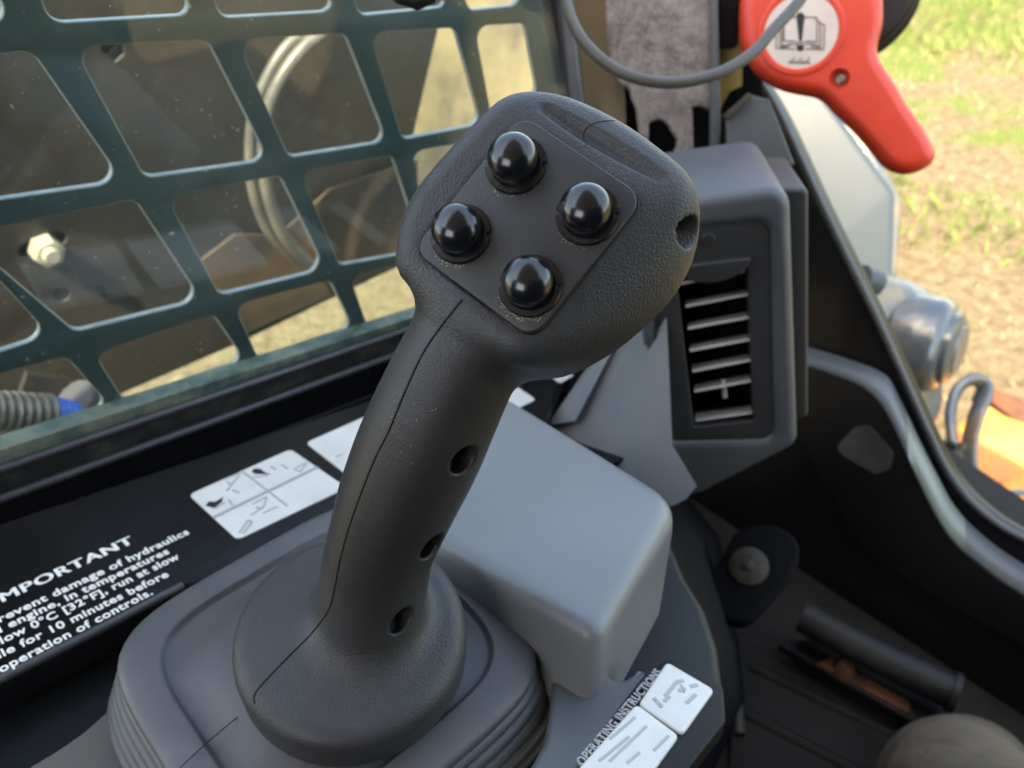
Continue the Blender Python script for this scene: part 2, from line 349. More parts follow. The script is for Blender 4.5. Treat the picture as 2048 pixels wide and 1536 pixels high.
def lathe(name, fr, prof, m, parent=None, seg=40, label=None, sharp=40, skip=None):
    """prof: (radius, height along fr.ez) from the axis outwards/upwards"""
    V = []; F = []; n = len(prof)
    for k in range(seg):
        a = 2 * math.pi * k / seg
        for r, h in prof:
            rr = r if skip is None else skip(k, seg, r, h)
            V.append((rr * math.cos(a), rr * math.sin(a), h))
    for k in range(seg):
        k2 = (k + 1) % seg
        for i in range(n - 1): F.append((k * n + i, k2 * n + i, k2 * n + i + 1, k * n + i + 1))
    me = bmesh.new(); vs = [me.verts.new(v) for v in V]
    for f in F: me.faces.new([vs[i] for i in f])
    bmesh.ops.remove_doubles(me, verts=me.verts, dist=1e-7); bmesh.ops.recalc_face_normals(me, faces=me.faces)
    me.verts.index_update(); v = np.array([q.co[:] for q in me.verts]); f = [[q.index for q in fc.verts] for fc in me.faces]; me.free()
    return mesh_obj(name, fr.to_w(v), f, m, parent, True, label, sharp)

def loft(name, rings, m, parent=None, label=None, cap=True, sharp=40, smooth=True):
    """rings: lists of camera points, all the same length, joined one to the next"""
    n = len(rings[0]); V = w(np.array([p for r in rings for p in r])); F = []
    for i in range(len(rings) - 1):
        for k in range(n):
            k2 = (k + 1) % n; F.append((i * n + k, i * n + k2, (i + 1) * n + k2, (i + 1) * n + k))
    if cap: F.append(tuple(range(n))[::-1]); F.append(tuple((len(rings) - 1) * n + k for k in range(n)))
    bm = bmesh.new(); vs = [bm.verts.new(v) for v in V]
    for f in F:
        try: bm.faces.new([vs[i] for i in f])
        except ValueError: pass
    bmesh.ops.recalc_face_normals(bm, faces=bm.faces); bm.verts.index_update()
    V = [q.co[:] for q in bm.verts]; F = [[q.index for q in fc.verts] for fc in bm.faces]; bm.free()
    return mesh_obj(name, V, F, m, parent, smooth, label, sharp)

def text_mesh(txt, bold=.0):
    cu = bpy.data.curves.new('tmp', 'FONT'); cu.body = txt; cu.size = 1; cu.space_character = 1.08; cu.offset = bold; cu.extrude = .02; cu.resolution_u = 3
    o = bpy.data.objects.new('tmp', cu); COL.objects.link(o); bpy.context.view_layer.update()
    me = bpy.data.meshes.new_from_object(o.evaluated_get(bpy.context.evaluated_depsgraph_get()))
    bpy.data.objects.remove(o); bpy.data.curves.remove(cu)
    v = np.array([q.co[:] for q in me.vertices]); f = [list(q.vertices) for q in me.polygons]; bpy.data.meshes.remove(me)
    return v, f
def text_line(name, fr, prefix, body, p0, p1, height, m, parent, bold=.02, rise=.0002, depth=.0002, label=None):
    """body spans pixel p0 -> p1 along its baseline; prefix runs on to the left of it; height = cap height in metres"""
    v, f = text_mesh(prefix + body, bold)
    bw = text_mesh(body, bold)[0]; bw = bw[:, 0].max() - bw[:, 0].min()
    a, b = fr.uv(*p0), fr.uv(*p1); L = np.linalg.norm(b - a); ex = (b - a) / L; ey = np.array([-ex[1], ex[0]])
    sx = L / bw; xr = v[:, 0].max(); cap = .70
    q = np.zeros((len(v), 3)); X = (v[:, 0] - xr) * sx; Y = v[:, 1] / cap * height
    q[:, 0] = b[0] + X * ex[0] + Y * ey[0]; q[:, 1] = b[1] + X * ex[1] + Y * ey[1]; q[:, 2] = rise + np.where(v[:, 2] > 0, depth, 0)
    return mesh_obj(name, fr.to_w(q), f, m, parent, False, label)

# ------------------------------------------------------------------ measured directions and planes (camera axes)
D1 = unit([1826, -798, 1600])                 # along the cab, towards its front
DL = unit([1806, 924, -1600])                 # across the console, towards the seat
NK = unit(np.cross(D1, DL)); NK = NK if NK[1] < 0 else -NK
K = Frame(P(480, 1000, .43), D1, NK)          # the console top with the printed text
DB = unit([317, 1090, 1600])                  # down the slanting window bars
NW = unit(np.cross(D1, DB)); NW = NW if NW[2] < 0 else -NW
W = Frame(P(400, 790, .53), D1, NW)           # the side window
RF = Frame(P(1800, 1000, .75), [1, 0, 0], -D1)  # the front door opening
UP = UPC

# ------------------------------------------------------------------ setting: ground, unseen cab shell shaped to shade the interior
def structure(o): o['kind'] = 'structure'; return o
gx = np.linspace(-30, 30, 61); V = [(x, y, .03 * math.sin(x * 1.3) * math.cos(y * .9) - .03) for y in gx for x in gx]
F = [(j * 61 + i, j * 61 + i + 1, (j + 1) * 61 + i + 1, (j + 1) * 61 + i) for j in range(60) for i in range(60)]
structure(mesh_obj('ground', V, F, M['ground']))
far = [(-300, -300, -.08), (300, -300, -.08), (300, 300, -.08), (-300, 300, -.08)]
structure(mesh_obj('far_ground', far, [(0, 1, 2, 3)], M['ground']))

MF = np.array([.755, .656, 0.]); ML = np.array([-.656, .755, 0.])       # machine forward / left, level
def slab(name, c, f, l, h, m, parent=None):                              # box by half sizes along forward, left, up
    V = [c + MF * f * a + ML * l * b + np.array([0, 0, h * d]) for a in (-1, 1) for b in (-1, 1) for d in (-1, 1)]
    Fq = [(0, 1, 3, 2), (4, 6, 7, 5), (0, 4, 5, 1), (2, 3, 7, 6), (0, 2, 6, 4), (1, 5, 7, 3)]
    return mesh_obj(name, V, Fq, m, parent, False)
cab_c = MF * -.26 + ML * -.20
structure(slab('cab_shade_roof', np.array([cab_c[0], cab_c[1], 2.17]), .60, .54, .03, M['roof']))  # unseen roof, added and sized to keep the sun off the interior
RW = MF * -.80 + ML * -.08
structure(slab('cab_rear_wall', np.array([0, 0, 1.26]) + RW, .02, .66, .42, M['gap']))  # unseen rear, closed to cut light from behind but for a small window
structure(slab('cab_rear_pillar', np.array([0, 0, 1.91]) + RW + ML * .46, .02, .20, .23, M['gap']))
structure(slab('cab_rear_pillar', np.array([0, 0, 1.91]) + RW + ML * -.46, .02, .20, .23, M['gap']))
structure(slab('cab_shade_wall', np.array([0, 0, 1.52]) + MF * -.15 + ML * -.70, .62, .02, .62, M['gap']))  # unseen wall, raised to block light and reflections from the right
structure(slab('cab_base', np.array([0, 0, .86]) + MF * -.05 + ML * -.08, .73, .60, .03, M['mat']))

# ------------------------------------------------------------------ joystick
def smin(a, b, k):
    h = np.clip(.5 + .5 * (b - a) / k, 0, 1); return b + (a - b) * h - k * h * (1 - h)
def smax(a, b, k): return -smin(-a, -b, k)
NF = unit([-.20, -.17, -.965])
HF = Frame(P(1062, 452, .226), P(1285, 392, .226) - P(1043, 228, .226), NF)     # the button panel
NP = unit([.06, -.70, -.71])
BF = Frame(P(702, 1262, .292), D1, NP)                                          # the round foot of the grip
HFm = HF.shift(-.015)
sil = [(812, 560), (803, 515), (808, 460), (832, 398), (880, 332), (940, 266), (995, 216), (1035, 196), (1080, 190), (1135, 197), (1200, 224), (1262, 260), (1322, 305),
       (1372, 350), (1397, 395), (1400, 435), (1386, 495), (1352, 560), (1306, 612), (1248, 664), (1190, 703), (1140, 728), (1085, 742), (1030, 735), (960, 690), (880, 630)]
_sc = np.array([1090., 455.])
def _trim(q):                                  # the rim nearest the eye stands a little inside the outline
    d = unit(np.array(q) - _sc); k = max(0., -(d[0] + d[1]) * .7071); return (q[0] + 13 * k, q[1] + 18 * k)
sil = [_trim(q) for q in sil]
HPOLY = np.array(spline(HFm.uvs(sil), 2, True)) * 1000
HPATH = [((738, 1250, .293), 19.5), ((752, 1140, .281), 18.9), ((763, 1090, .2755), 18.7), ((795, 1000, .268), 19.9), ((838, 900, .2605), 20.6), ((882, 800, .2535), 19.8), ((930, 700, .2480), 18.6), ((985, 600, .2465), 17.0)]
HP = [(q[:3], q[3]) for q in spline([np.append(P(*a) * 1000, r) for a, r in HPATH], 4)]
HO = [(931, 919, (.80, -.05, -.60), 4.3), (866, 1093, (.82, -.05, -.57), 4.2), (806, 1240, (.75, -.25, -.62), 4.2), (1385, 466, (.97, .20, .02), 4.8)]
HOLES = []
SCOOP = None
def poly_sd(p, poly):
    d = np.full(len(p), 1e9); s = np.ones(len(p)); n = len(poly)
    for i in range(n):
        a, b = poly[i], poly[i - 1]; e = b - a; q = p - a
        t = np.clip((q @ e) / (e @ e), 0, 1); bb = q - t[:, None] * e
        d = np.minimum(d, (bb * bb).sum(1))
        c1 = p[:, 1] >= a[1]; c2 = p[:, 1] < b[1]; c3 = e[0] * q[:, 1] > e[1] * q[:, 0]
        fl = (c1 & c2 & c3) | (~c1 & ~c2 & ~c3); s[fl] *= -1
    return s * np.sqrt(d)
ho = HF.o * 1000
RIGHT2 = None
PSEAT = np.array(round_poly(HF.uvs([(1042, 225), (1294, 395), (1065, 685), (821, 500)]), .0055, 4)) * 1000
uT, uR, uB, uL = [HF.uv(*q) * 1000 for q in ((1043, 228), (1290, 395), (1065, 680), (825, 500))]
def outward(a, b):                            # outward normal of panel edge a-b, in panel axes
    e = unit(b - a); n = np.array([e[1], -e[0]]); return n if n.dot((a + b) / 2) > 0 else -n
def sdf(p):
    # grip column
    d = None
    for (a, ra), (b, rb) in zip(HP[:-1], HP[1:]):
        e = b - a; t = np.clip(((p - a) @ e) / (e @ e), 0, 1)
        q = np.linalg.norm(p - a - t[:, None] * e, axis=1) - (ra + (rb - ra) * t)
        d = q if d is None else np.minimum(d, q)
    # head
    q = p - ho; u, v, z = q @ HF.ex, q @ HF.ey, q @ HF.ez
    R, h = 7.5, 17.5
    near = (np.abs(u) < 75) & (np.abs(v) < 75) & (np.abs(z) < 70)
    hd = np.full(len(p), 60.)
    if near.any():
        uu, vv, zz = u[near], v[near], z[near]
        d2 = poly_sd(np.stack([uu, vv], 1), HPOLY)
        a = np.maximum(d2 + R, 0); b = np.maximum(np.abs(zz + h + .6) - h + R, 0)
        t = np.sqrt(a * a + b * b) - R + np.minimum(np.maximum(d2 + R, np.abs(zz + h + .6) - h + R), 0)
        for (e0, e1), off, tilt, k in (((uR, uB), 1.5, 40, 9), ((uT, uR), 1.2, 27, 5)):
            on = outward(e0, e1); c, s_ = math.cos(math.radians(tilt)), math.sin(math.radians(tilt))
            pl = (uu * on[0] + vv * on[1] - e0.dot(on) - off) * s_ + (zz + .6) * c
            t = smax(t, pl, k)
        hd[near] = t
    d = smin(d, hd, 9.)
    # scoop above the panel
    if SCOOP is not None:
        a, b, r = SCOOP; e = b - a; t = np.clip(((p - a) @ e) / (e @ e), 0, 1)
        d = smax(d, -(np.linalg.norm(p - a - t[:, None] * e, axis=1) - r * (1 - .5 * (2 * t - 1) ** 2)), 1.3)
    # shallow seat for the button panel
    m_ = (np.abs(u) < 45) & (np.abs(v) < 45) & (np.abs(z) < 25)
    if m_.any():
        pd = poly_sd(np.stack([u[m_], v[m_]], 1), PSEAT); d[m_] = smax(d[m_], -np.maximum(pd, -(z[m_] + .9)), .5)
    # foot
    q = p - BF.o * 1000; hh = q @ BF.ez; rr = np.linalg.norm(q - hh[:, None] * BF.ez, axis=1)
    fd = smax(smax(rr - 42.3, (hh - 2.2 - .15 * (42.3 - np.minimum(rr, 42.3))) * .99, 7.), -(hh + 16), 2.)
    d = smin(d, fd, 8.)
    for c, ax, r in HOLES:
        q = p - c; s_ = q @ ax; rr = np.linalg.norm(q - s_[:, None] * ax, axis=1)
        d = smax(d, -np.maximum(rr - r, np.abs(s_) - 9), .8)
    return d
def trace(x, y, t0=190., t1=345.):
    r = ray(x, y); L = np.linalg.norm(r); r = r / L; t = t0 * L
    for _ in range(90):
        s = float(sdf((r * t)[None])[0])
        if s < .02: break
        t += max(s * .7, .02)
        if t > t1 * L: return None
    return r * t / 1000
def grad(p):
    e = .25; g = np.stack([sdf(p + np.eye(3)[i] * e) - sdf(p - np.eye(3)[i] * e) for i in range(3)], 1)
    return g / np.maximum(np.linalg.norm(g, axis=1), 1e-6)[:, None]
for x, y, ax, r in HO:
    q = trace(x, y)
    if q is not None: HOLES.append((q * 1000, unit(ax), r))
_s0, _s1 = trace(1092, 216), trace(1320, 352)
SCOOP = (_s0 * 1000 + HF.ez * .2, _s1 * 1000 + HF.ez * .2, 3.0)

def surface_nets(lo, hi, h):
    n = np.ceil((hi - lo) / h).astype(int) + 1
    ax = [lo[i] + h * np.arange(n[i]) for i in range(3)]
    cs = 5; ci = [np.arange(0, n[i] + cs, cs) for i in range(3)]          # coarse pass first, fine only near the skin
    cg = np.stack(np.meshgrid(*[lo[i] + h * ci[i] for i in range(3)], indexing='ij'), -1)
    cv = sdf(cg.reshape(-1, 3)).reshape(cg.shape[:3])
    near = [np.minimum((np.arange(n[i]) + cs // 2) // cs, len(ci[i]) - 1) for i in range(3)]
    val = cv[np.ix_(*near)].astype(np.float32)
    I = np.argwhere(np.abs(val) < 6.5)
    val[tuple(I.T)] = sdf(lo + h * I)
    ins = val < 0
    c = [ins[a:n[0] - 1 + a, b:n[1] - 1 + b, k:n[2] - 1 + k] for a in (0, 1) for b in (0, 1) for k in (0, 1)]
    cnt = sum(x.astype(np.int8) for x in c); act = (cnt > 0) & (cnt < 8)
    I = np.argwhere(act); idx = -np.ones(act.shape, np.int64); idx[act] = np.arange(len(I))
    acc = np.zeros((len(I), 3)); num = np.zeros(len(I))
    corners = [np.array((a, b, k)) for a in (0, 1) for b in (0, 1) for k in (0, 1)]
    for a in range(8):
        for b in range(a + 1, 8):
            if np.abs(corners[a] - corners[b]).sum() != 1: continue
            va = val[tuple((I + corners[a]).T)]; vb = val[tuple((I + corners[b]).T)]
            m = (va < 0) != (vb < 0); t = va[m] / (va[m] - vb[m])
            acc[m] += corners[a] + t[:, None] * (corners[b] - corners[a]); num[m] += 1
    vert = lo + h * (I + acc / num[:, None])
    faces = []
    for a in range(3):
        b, k = (a + 1) % 3, (a + 2) % 3
        s0 = [slice(None)] * 3; s1 = [slice(None)] * 3; s0[a] = slice(0, -1); s1[a] = slice(1, None)
        e = np.argwhere(ins[tuple(s0)] != ins[tuple(s1)])
        e = e[(e[:, b] > 0) & (e[:, k] > 0) & (e[:, b] < n[b] - 1) & (e[:, k] < n[k] - 1)]
        o = []
        for db, dk in ((0, 0), (1, 0), (1, 1), (0, 1)):
            q = e.copy(); q[:, b] -= db; q[:, k] -= dk; o.append(idx[tuple(q.T)])
        f = np.stack(o, 1); fl = ~ins[tuple(e.T)]; f[fl] = f[fl][:, ::-1]; faces.append(f)
    return vert, np.concatenate(faces)
_pts = np.array([a for a, r in HP] + [BF.o * 1000 + 46 * s * BF.ex for s in (-1, 1)] + [BF.o * 1000 + 46 * s * BF.ey for s in (-1, 1)])
_hp = np.array([HFm.o * 1000 + u * HF.ex + v * HF.ey + s * HF.ez for u, v in HPOLY for s in (-25, 25)])
_all = np.concatenate([_pts - 22, _pts + 22, _hp])
JV, JF = surface_nets(_all.min(0) - 2, _all.max(0) + 2, .85)
for _ in range(2): JV = JV - grad(JV) * sdf(JV)[:, None] * .9

from mathutils.bvhtree import BVHTree
BVH = BVHTree.FromPolygons((JV / 1000).tolist(), JF.tolist())
JB = w(BF.o)
joy = thing('joystick', 'black control joystick with four glossy domed buttons, standing on its rubber boot', 'joystick', JB)
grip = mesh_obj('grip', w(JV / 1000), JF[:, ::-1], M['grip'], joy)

# button panel with its gap
pcorn = HF.uvs([(1043, 228), (1290, 395), (1065, 680), (825, 500)])
pl = round_poly(pcorn, .0052, 8)
cen = np.mean(pcorn, 0)
def grow(poly, k): return [c + unit(c - cen) * k for c in poly]
prism('panel_gap', HF, [grow(pl, .0003)], .002, M['black'], joy, rise=-.0007)
panel = prism('button_panel', HF, [pl], .004, M['panel'], joy, bevel=.0006, rise=.00045)
bpos = [(1033, 332), (1176, 432), (923, 470), (1062, 574)]
for i, (x, y) in enumerate(bpos):
    uv = HF.uv(x, y); o = HF.o + HF.ex * uv[0] + HF.ey * uv[1] + HF.ez * .00045
    a = math.radians(25); f = Frame(o, math.cos(a) * HF.ex + math.sin(a) * HF.ey, HF.ez)
    col = lathe('push_button', f, [(0, 0), (.0090, 0), (.0090, .0008), (.0087, .0013), (.0072, .0014), (.0068, .0009), (.0054, .0008), (.0054, .0015)], M['collar'], joy, 72,
                skip=lambda k, s, r, h: r - (.0011 if (k % 36) in (0, 1) and r > .0073 else 0))
    lathe('stem', f, [(0, .0002), (.0055, .0002), (.0055, .0048), (0, .0048)], M['collar'], col, 40)
    prof = [(0, .0040), (.0064, .0040), (.0069, .0044)] + [(.0072 * math.cos(t), .0055 + .0057 * math.sin(t)) for t in np.linspace(-.2, math.pi / 2, 16)]
    lathe('cap', f, prof, M['cap'], col, 48, sharp=60)

# seams in the moulding
def surf_line(px, n=6, lift=.00005):
    o = []
    for x, y in spline(px, n):
        q = BVH.ray_cast(Vector((0, 0, 0)), Vector(unit(ray(x, y))))[0]
        if q is not None: o.append(np.array(q) - unit(ray(x, y)) * lift)
    return o
seam = [(924, 599), (880, 655), (843, 711), (806, 792), (778, 860), (750, 916), (725, 978), (700, 1047), (681, 1115), (669, 1177), (660, 1213), (647, 1236), (619, 1271), (576, 1314), (513, 1382), (509, 1408)]
tube('seam', surf_line(seam), .00033, M['black'], joy, 8)
tube('insert_seam', surf_line([(1172, 292), (1167, 268), (1180, 250), (1210, 242), (1262, 242)]), .00014, M['black'], joy, 6)
# dust lying in the lee of the buttons
dv, df = [], []
for (x, y), nd in zip(bpos, (26, 16, 46, 95)):
    c = HF.uv(x, y)
    for _ in range(nd):
        a = rng.normal(2.0, .45); r = .0090 + abs(rng.normal(0, .0008))
        dirv = np.array([math.cos(a), -math.sin(a)])
        gx_ = HF.uv(x + 60 * math.cos(a), y + 60 * math.sin(a)) - c
        p = c + unit(gx_) * r; s = rng.uniform(.00006, .00020); th = rng.uniform(0, 6.28); k = len(dv)
        for j in range(4):
            dv.append((p[0] + s * math.cos(th + j * 1.57) * (1.6 if j % 2 else .7), p[1] + s * math.sin(th + j * 1.57), .00052 + .00003 * (j % 2)))
        df.append((k, k + 1, k + 2, k + 3))
dw = list(HF.to_w(np.array(dv)))
def speck(x, y, s, stretch=1., ang=None):
    q, nn, _, _ = BVH.ray_cast(Vector((0, 0, 0)), Vector(unit(ray(x, y))))
    if q is None: return
    q = np.array(q); nn = np.array(nn); nn = nn if nn.dot(q) < 0 else -nn
    t = unit(np.cross(nn, [.3, .5, .8])); b_ = np.cross(nn, t); th = rng.uniform(0, 6.28) if ang is None else ang; k = len(dw)
    t, b_ = math.cos(th) * t + math.sin(th) * b_, math.cos(th) * b_ - math.sin(th) * t
    for a_, c_ in ((-stretch, -.6), (stretch, -1), (stretch * .8, .7), (-stretch * .7, 1)): dw.append(w(q + nn * .00006 + (t * a_ + b_ * c_) * s))
    df.append((k, k + 1, k + 2, k + 3))
for _ in range(75): speck(rng.uniform(480, 930), rng.uniform(1080, 1480), rng.uniform(.00004, .00011))
for _ in range(60): speck(rng.uniform(820, 1390), rng.uniform(200, 720), rng.uniform(.00004, .00010))
for _ in range(26): speck(rng.normal(800, 40), rng.normal(850, 55), rng.uniform(.00004, .00007), rng.uniform(4, 12), rng.normal(1.1, .25))
for _ in range(50): speck(1172 + rng.uniform(-6, 90), 297 + rng.uniform(-2, 62), rng.uniform(.00004, .00010), 1.5)
M['dust'] = mat('straw_dust', (.38, .31, .20), .9)
dst = mesh_obj('dust', np.array(dw), df, M['dust'], joy, False); dst['kind'] = 'stuff'

# ------------------------------------------------------------------ rubber boot under the joystick
NB = unit(NP * .55 + NK * .45)
BT = Frame(P(660, 1300, .312), D1, NB)
def rsq(a, b, n=64, e=3.4):                    # rounded square in boot axes
    o = []
    for k in range(n):
        t = 2 * math.pi * k / n; c, s = math.cos(t), math.sin(t)
        r = (abs(c / a) ** e + abs(s / b) ** e) ** (-1 / e); o.append((r * c, r * s))
    return np.array(o)
boot = thing('rubber_boot', 'dark grey rubber boot with folded sides round the foot of the joystick', 'gaiter', w(BT.o - BT.ez * .03))
def ring_loft(name, levels, m, parent, cap0=False, cap1=False, sharp=60):
    """levels: (a, b, height, exponent)"""
    V = []; n = 96
    for a, b, h, e in levels:
        q = rsq(a, b, n, e); V += [(x, y, h) for x, y in q]
    F = [(i * n + k, i * n + (k + 1) % n, (i + 1) * n + (k + 1) % n, (i + 1) * n + k) for i in range(len(levels) - 1) for k in range(n)]
    if cap1: F.append(tuple((len(levels) - 1) * n + k for k in range(n)))
    return V, F
def boot_part(name, levels, m, cap=False):
    V, F = ring_loft(name, levels, m, boot, cap1=cap)
    bm = bmesh.new(); vs = [bm.verts.new(v) for v in V]
    for f in F: bm.faces.new([vs[i] for i in f])
    bmesh.ops.recalc_face_normals(bm, faces=bm.faces); bm.verts.index_update(); F = [[q.index for q in fc.verts] for fc in bm.faces]; V = np.array([q.co[:] for q in bm.verts]); bm.free()
    return mesh_obj(name, BT.to_w(V), F, m, boot, True, None, 70)
A, B = .0665, .0645
boot_part('top_cover', [(A + .0004, B + .0004, -.0065, 4.6), (A + .0010, B + .0010, -.003, 4.6), (A + .0002, B + .0002, -.0012, 4.6), (A - .0014, B - .0014, -.0002, 4.6), (A - .003, B - .003, .0002, 4.6), (A - .0118, B - .0118, .0020, 4.4), (A - .0126, B - .0126, .0018, 4.4),
                        (A - .0130, B - .0130, .0013, 4.4), (A - .0140, B - .0140, -.0006, 4.4), (A - .0146, B - .0146, -.0010, 4.4), (A - .0156, B - .0156, -.0010, 4.2), (A - .024, B - .024, .0012, 3.2), (.040, .040, .0042, 2.3), (.020, .020, .0048, 2)], M['boot'], True)
for i in range(5):
    z = -.0068 - i * .0062; g = .0014 + i * .0021
    boot_part('fold', [(A + g - .004, B + g - .004, z + .0002, 4.6), (A + g - .0008, B + g - .0008, z, 4.6), (A + g + .0008, B + g + .0008, z - .0016, 4.6), (A + g + .0009, B + g + .0009, z - .0036, 4.6), (A + g, B + g, z - .0050, 4.6), (A + g - .004, B + g - .004, z - .0060, 4.6)], M['boot'])
# parting line across the cover
def on_boot(x, y, h=.003):
    return BT.shift(h).hit(x, y)
tube('parting_line', [on_boot(*q, .0032) for q in ((512, 1400), (470, 1438), (420, 1480), (385, 1512), (360, 1536))], .00022, M['black'], boot, 6)

# ------------------------------------------------------------------ side console
con = thing('side_console', 'black and grey side console with printed text and white stickers beside the window', 'console', w(K.o - K.ez * .1))
pp('panel', K, [(-260, 1215), (-260, 1130), (420, 905), (1000, 710), (1110, 672), (1140, 735), (1080, 860), (780, 1140), (420, 1160), (368, 1170), (-30, 1372), (-260, 1490)], .018, M['blackpaint'], con, bevel=.0035, r=.004)
pp('panel_end', K.shift(-.020), [(940, 760), (1000, 640), (1330, 560), (1330, 880), (1150, 960), (1040, 940)], .006, M['blackpaint'], con)
tray = K.shift(-.030)
tube('lip_highlight', [K.shift(-.002).hit(*q) for q in ((-260, 1492), (-30, 1373), (180, 1268), (330, 1190), (366, 1172))], .0022, M['seal'], con, 10)  # paler tube added as the highlight along the panel lip
pp('dirty_ledge', K.shift(-.022), [(-150, 1640), (-150, 1580), (50, 1540), (128, 1492), (170, 1462), (222, 1415), (300, 1430), (330, 1700)], .006, M['ledge'], con, bevel=.001)
pp('lower_tray', tray, [(-300, 1400), (500, 1100), (1100, 1000), (1100, 1500), (700, 2100), (-300, 2300)], .01, M['darkbody'], con)
body = K.shift(.010)
pp('body_top', body, [(1070, 1130), (1080, 960), (1180, 1010), (1200, 1250), (1222, 1372), (1285, 1335), (1292, 1345), (1150, 1560), (1050, 1750), (1000, 1640), (1088, 1480), (1106, 1370), (1096, 1260)], .012, M['greybody'], con, bevel=.003, r=.006)
pp('shoulder', body.shift(-.024), [(1080, 1150), (1100, 950), (1230, 1000), (1338, 1070), (1372, 1150), (1412, 1215), (1438, 1290), (1450, 1380), (1330, 1480), (1180, 1640), (1090, 1760), (1060, 1600), (1108, 1400)], .012, M['darkbody'], con, bevel=.005, r=.008)
lines = [('I', 'MPORTANT', (7, 1205), (269, 1086), .0068), ('To p', 'revent damage of hydraulics', (0, 1246), (380, 1068), .0049), ('and ', 'engine, in temperatures', (20, 1257), (340, 1107), .0049),
         ('below ', '0°C [32°F], run at slow', (66, 1259), (361, 1117), .0049), ('idle ', 'for 10 minutes before', (44, 1296), (339, 1153), .0049), ('', 'operation of controls.', (2, 1347), (307, 1189), .0049)]
for pre, body_t, a, b, h in lines:
    if pre == 'I':
        for k, dx in enumerate((-1.4, -.5, .5, 1.4)): text_line('printed_text', K, pre, body_t, (a[0] + dx, a[1] - dx * .45), (b[0] + dx, b[1] - dx * .45), h, M['print'], con, 0., .0002 + .00003 * k)
    else: text_line('printed_text', K, pre, body_t, a, b, h, M['print'], con, .024)
# stickers
s1 = pp('sticker', K, [(378, 991), (581, 900), (694, 977), (475, 1081)], .0006, M['label'], con, r=.003, rise=.0006, label='white sticker with pictograms in four cells, half under the rubber boot')
def ln(px, wd_, m, par, fr=K, rise=.0008, name='print_line'):
    a, b = fr.uv(*px[0]), fr.uv(*px[1]); d = unit(b - a); n = np.array([-d[1], d[0]]) * wd_ / 2
    return prism(name, fr, [[a - n, b - n, b + n, a + n]], .0002, m, par, rise=rise)
ln([(483, 943), (575, 1014)], .0010, M['labelgrey'], s1); ln([(428, 1037), (636, 936)], .0022, M['labelgrey'], s1, rise=.00085)
def zz(l): return [(360 + x / 5.12, 800 + y / 5.12) for x, y in l]
for sh in ([(262, 1092), (300, 1052), (365, 1055), (445, 1006), (430, 1055), (352, 1118)], [(735, 745), (760, 714), (830, 718), (870, 755), (925, 772), (770, 766)]):
    pp('bucket_pictogram', K, zz(sh), .0002, M['ink'], s1, rise=.0009)
for q in ([(460, 820), (620, 755)], [(480, 850), (530, 880)], [(530, 880), (610, 780)], [(480, 940), (530, 880)], [(540, 930), (610, 965)], [(370, 1120), (460, 1060)], [(500, 1030), (540, 1090)], [(750, 800), (900, 785)], [(930, 690), (980, 720)],
          [(1040, 670), (1110, 715)], [(1160, 720), (1300, 650)], [(1180, 730), (1240, 740)], [(1240, 740), (1300, 650)], [(740, 1080), (890, 1000)], [(780, 1110), (850, 1120)], [(850, 1120), (890, 1010)], [(730, 1190), (820, 1130)], [(850, 1170), (1000, 1100)], [(610, 1370), (700, 1240)], [(650, 1380), (740, 1260)], [(700, 1240), (740, 1260)]):
    ln(zz(q), .0011, M['labelfaint'], s1, rise=.0009, name='pictogram_stroke')
pp('sticker', K, [(612, 887), (830, 790), (935, 855), (712, 965)], .0006, M['label'], con, r=.003, rise=.0006, label='white sticker mostly hidden behind the joystick grip')
ln([(672, 916), (685, 910)], .001, M['labelgrey'], con, rise=.0009)
pp('sticker', K, [(930, 750), (968, 730), (1071, 800), (1030, 820)], .0006, M['label'], con, r=.002, rise=.0006, label='white sticker end showing above the grey box')
pp('sticker', K, [(1030, 700), (1058, 688), (1148, 752), (1120, 768)], .0006, M['label'], con, r=.002, rise=.0006, label='white sticker end under the joystick head')

# ------------------------------------------------------------------ grey box beside the joystick
BX = K.shift(.045)
box = thing('grey_box', 'smooth blue-grey plastic box with rounded corner right of the joystick', 'plastic box', w(BX.hit(1100, 1020) - K.ez * .06))
top_px = [(985, 772), (1368, 1000), (1200, 1278), (850, 1070)]
tq = BX.uvs(top_px)
pr = round_poly(tq, [.008, .020, .006, .006], 8)
def lvl(poly, inset, h, spread=0.):
    c = np.mean(tq, 0); o = []
    for p in poly:
        d = c - p; L = np.linalg.norm(d); q = p + d / L * (inset - spread); o.append(BX.o + BX.ex * q[0] + BX.ey * q[1] + BX.ez * h)
    return o
lev = [lvl(pr, .0095, 0), lvl(pr, .0062, -.0004), lvl(pr, .0032, -.0017), lvl(pr, .0012, -.0042), lvl(pr, .0003, -.0075), lvl(pr, 0, -.011), lvl(pr, 0, -.075, .0)]
loft('housing', lev, M['greybox'], box, sharp=50)

# ------------------------------------------------------------------ operating instruction plate
IP = K.shift(.015)
plate = thing('instruction_plate', 'black plate with raised lettering and two white labels at the front edge', 'plate', w(IP.hit(1300, 1450)))
pp('backing', IP, [(1130, 1580), (1322, 1322), (1355, 1318), (1448, 1372), (1452, 1440), (1250, 1700), (1100, 1650)], .010, M['blackmatte'], plate, bevel=.0015, r=.003)
l1 = pp('label', IP, [(1333, 1328), (1428, 1384), (1364, 1474), (1276, 1413)], .003, M['label'], plate, bevel=.0009, r=.0018, rise=.0016)
pp('label', IP, [(1272, 1412), (1357, 1476), (1275, 1590), (1140, 1560)], .003, M['label'], plate, bevel=.0009, r=.0018, rise=.0016)
text_line('lettering', IP, '', 'OPERATING INSTRUCTIONS', (1166, 1537), (1324, 1349), .0034, M['raised'], plate, .02, .0002, .0010)
def zi(l): return [(1120 + x / 5.689, 1300 + y / 5.689) for x, y in l]
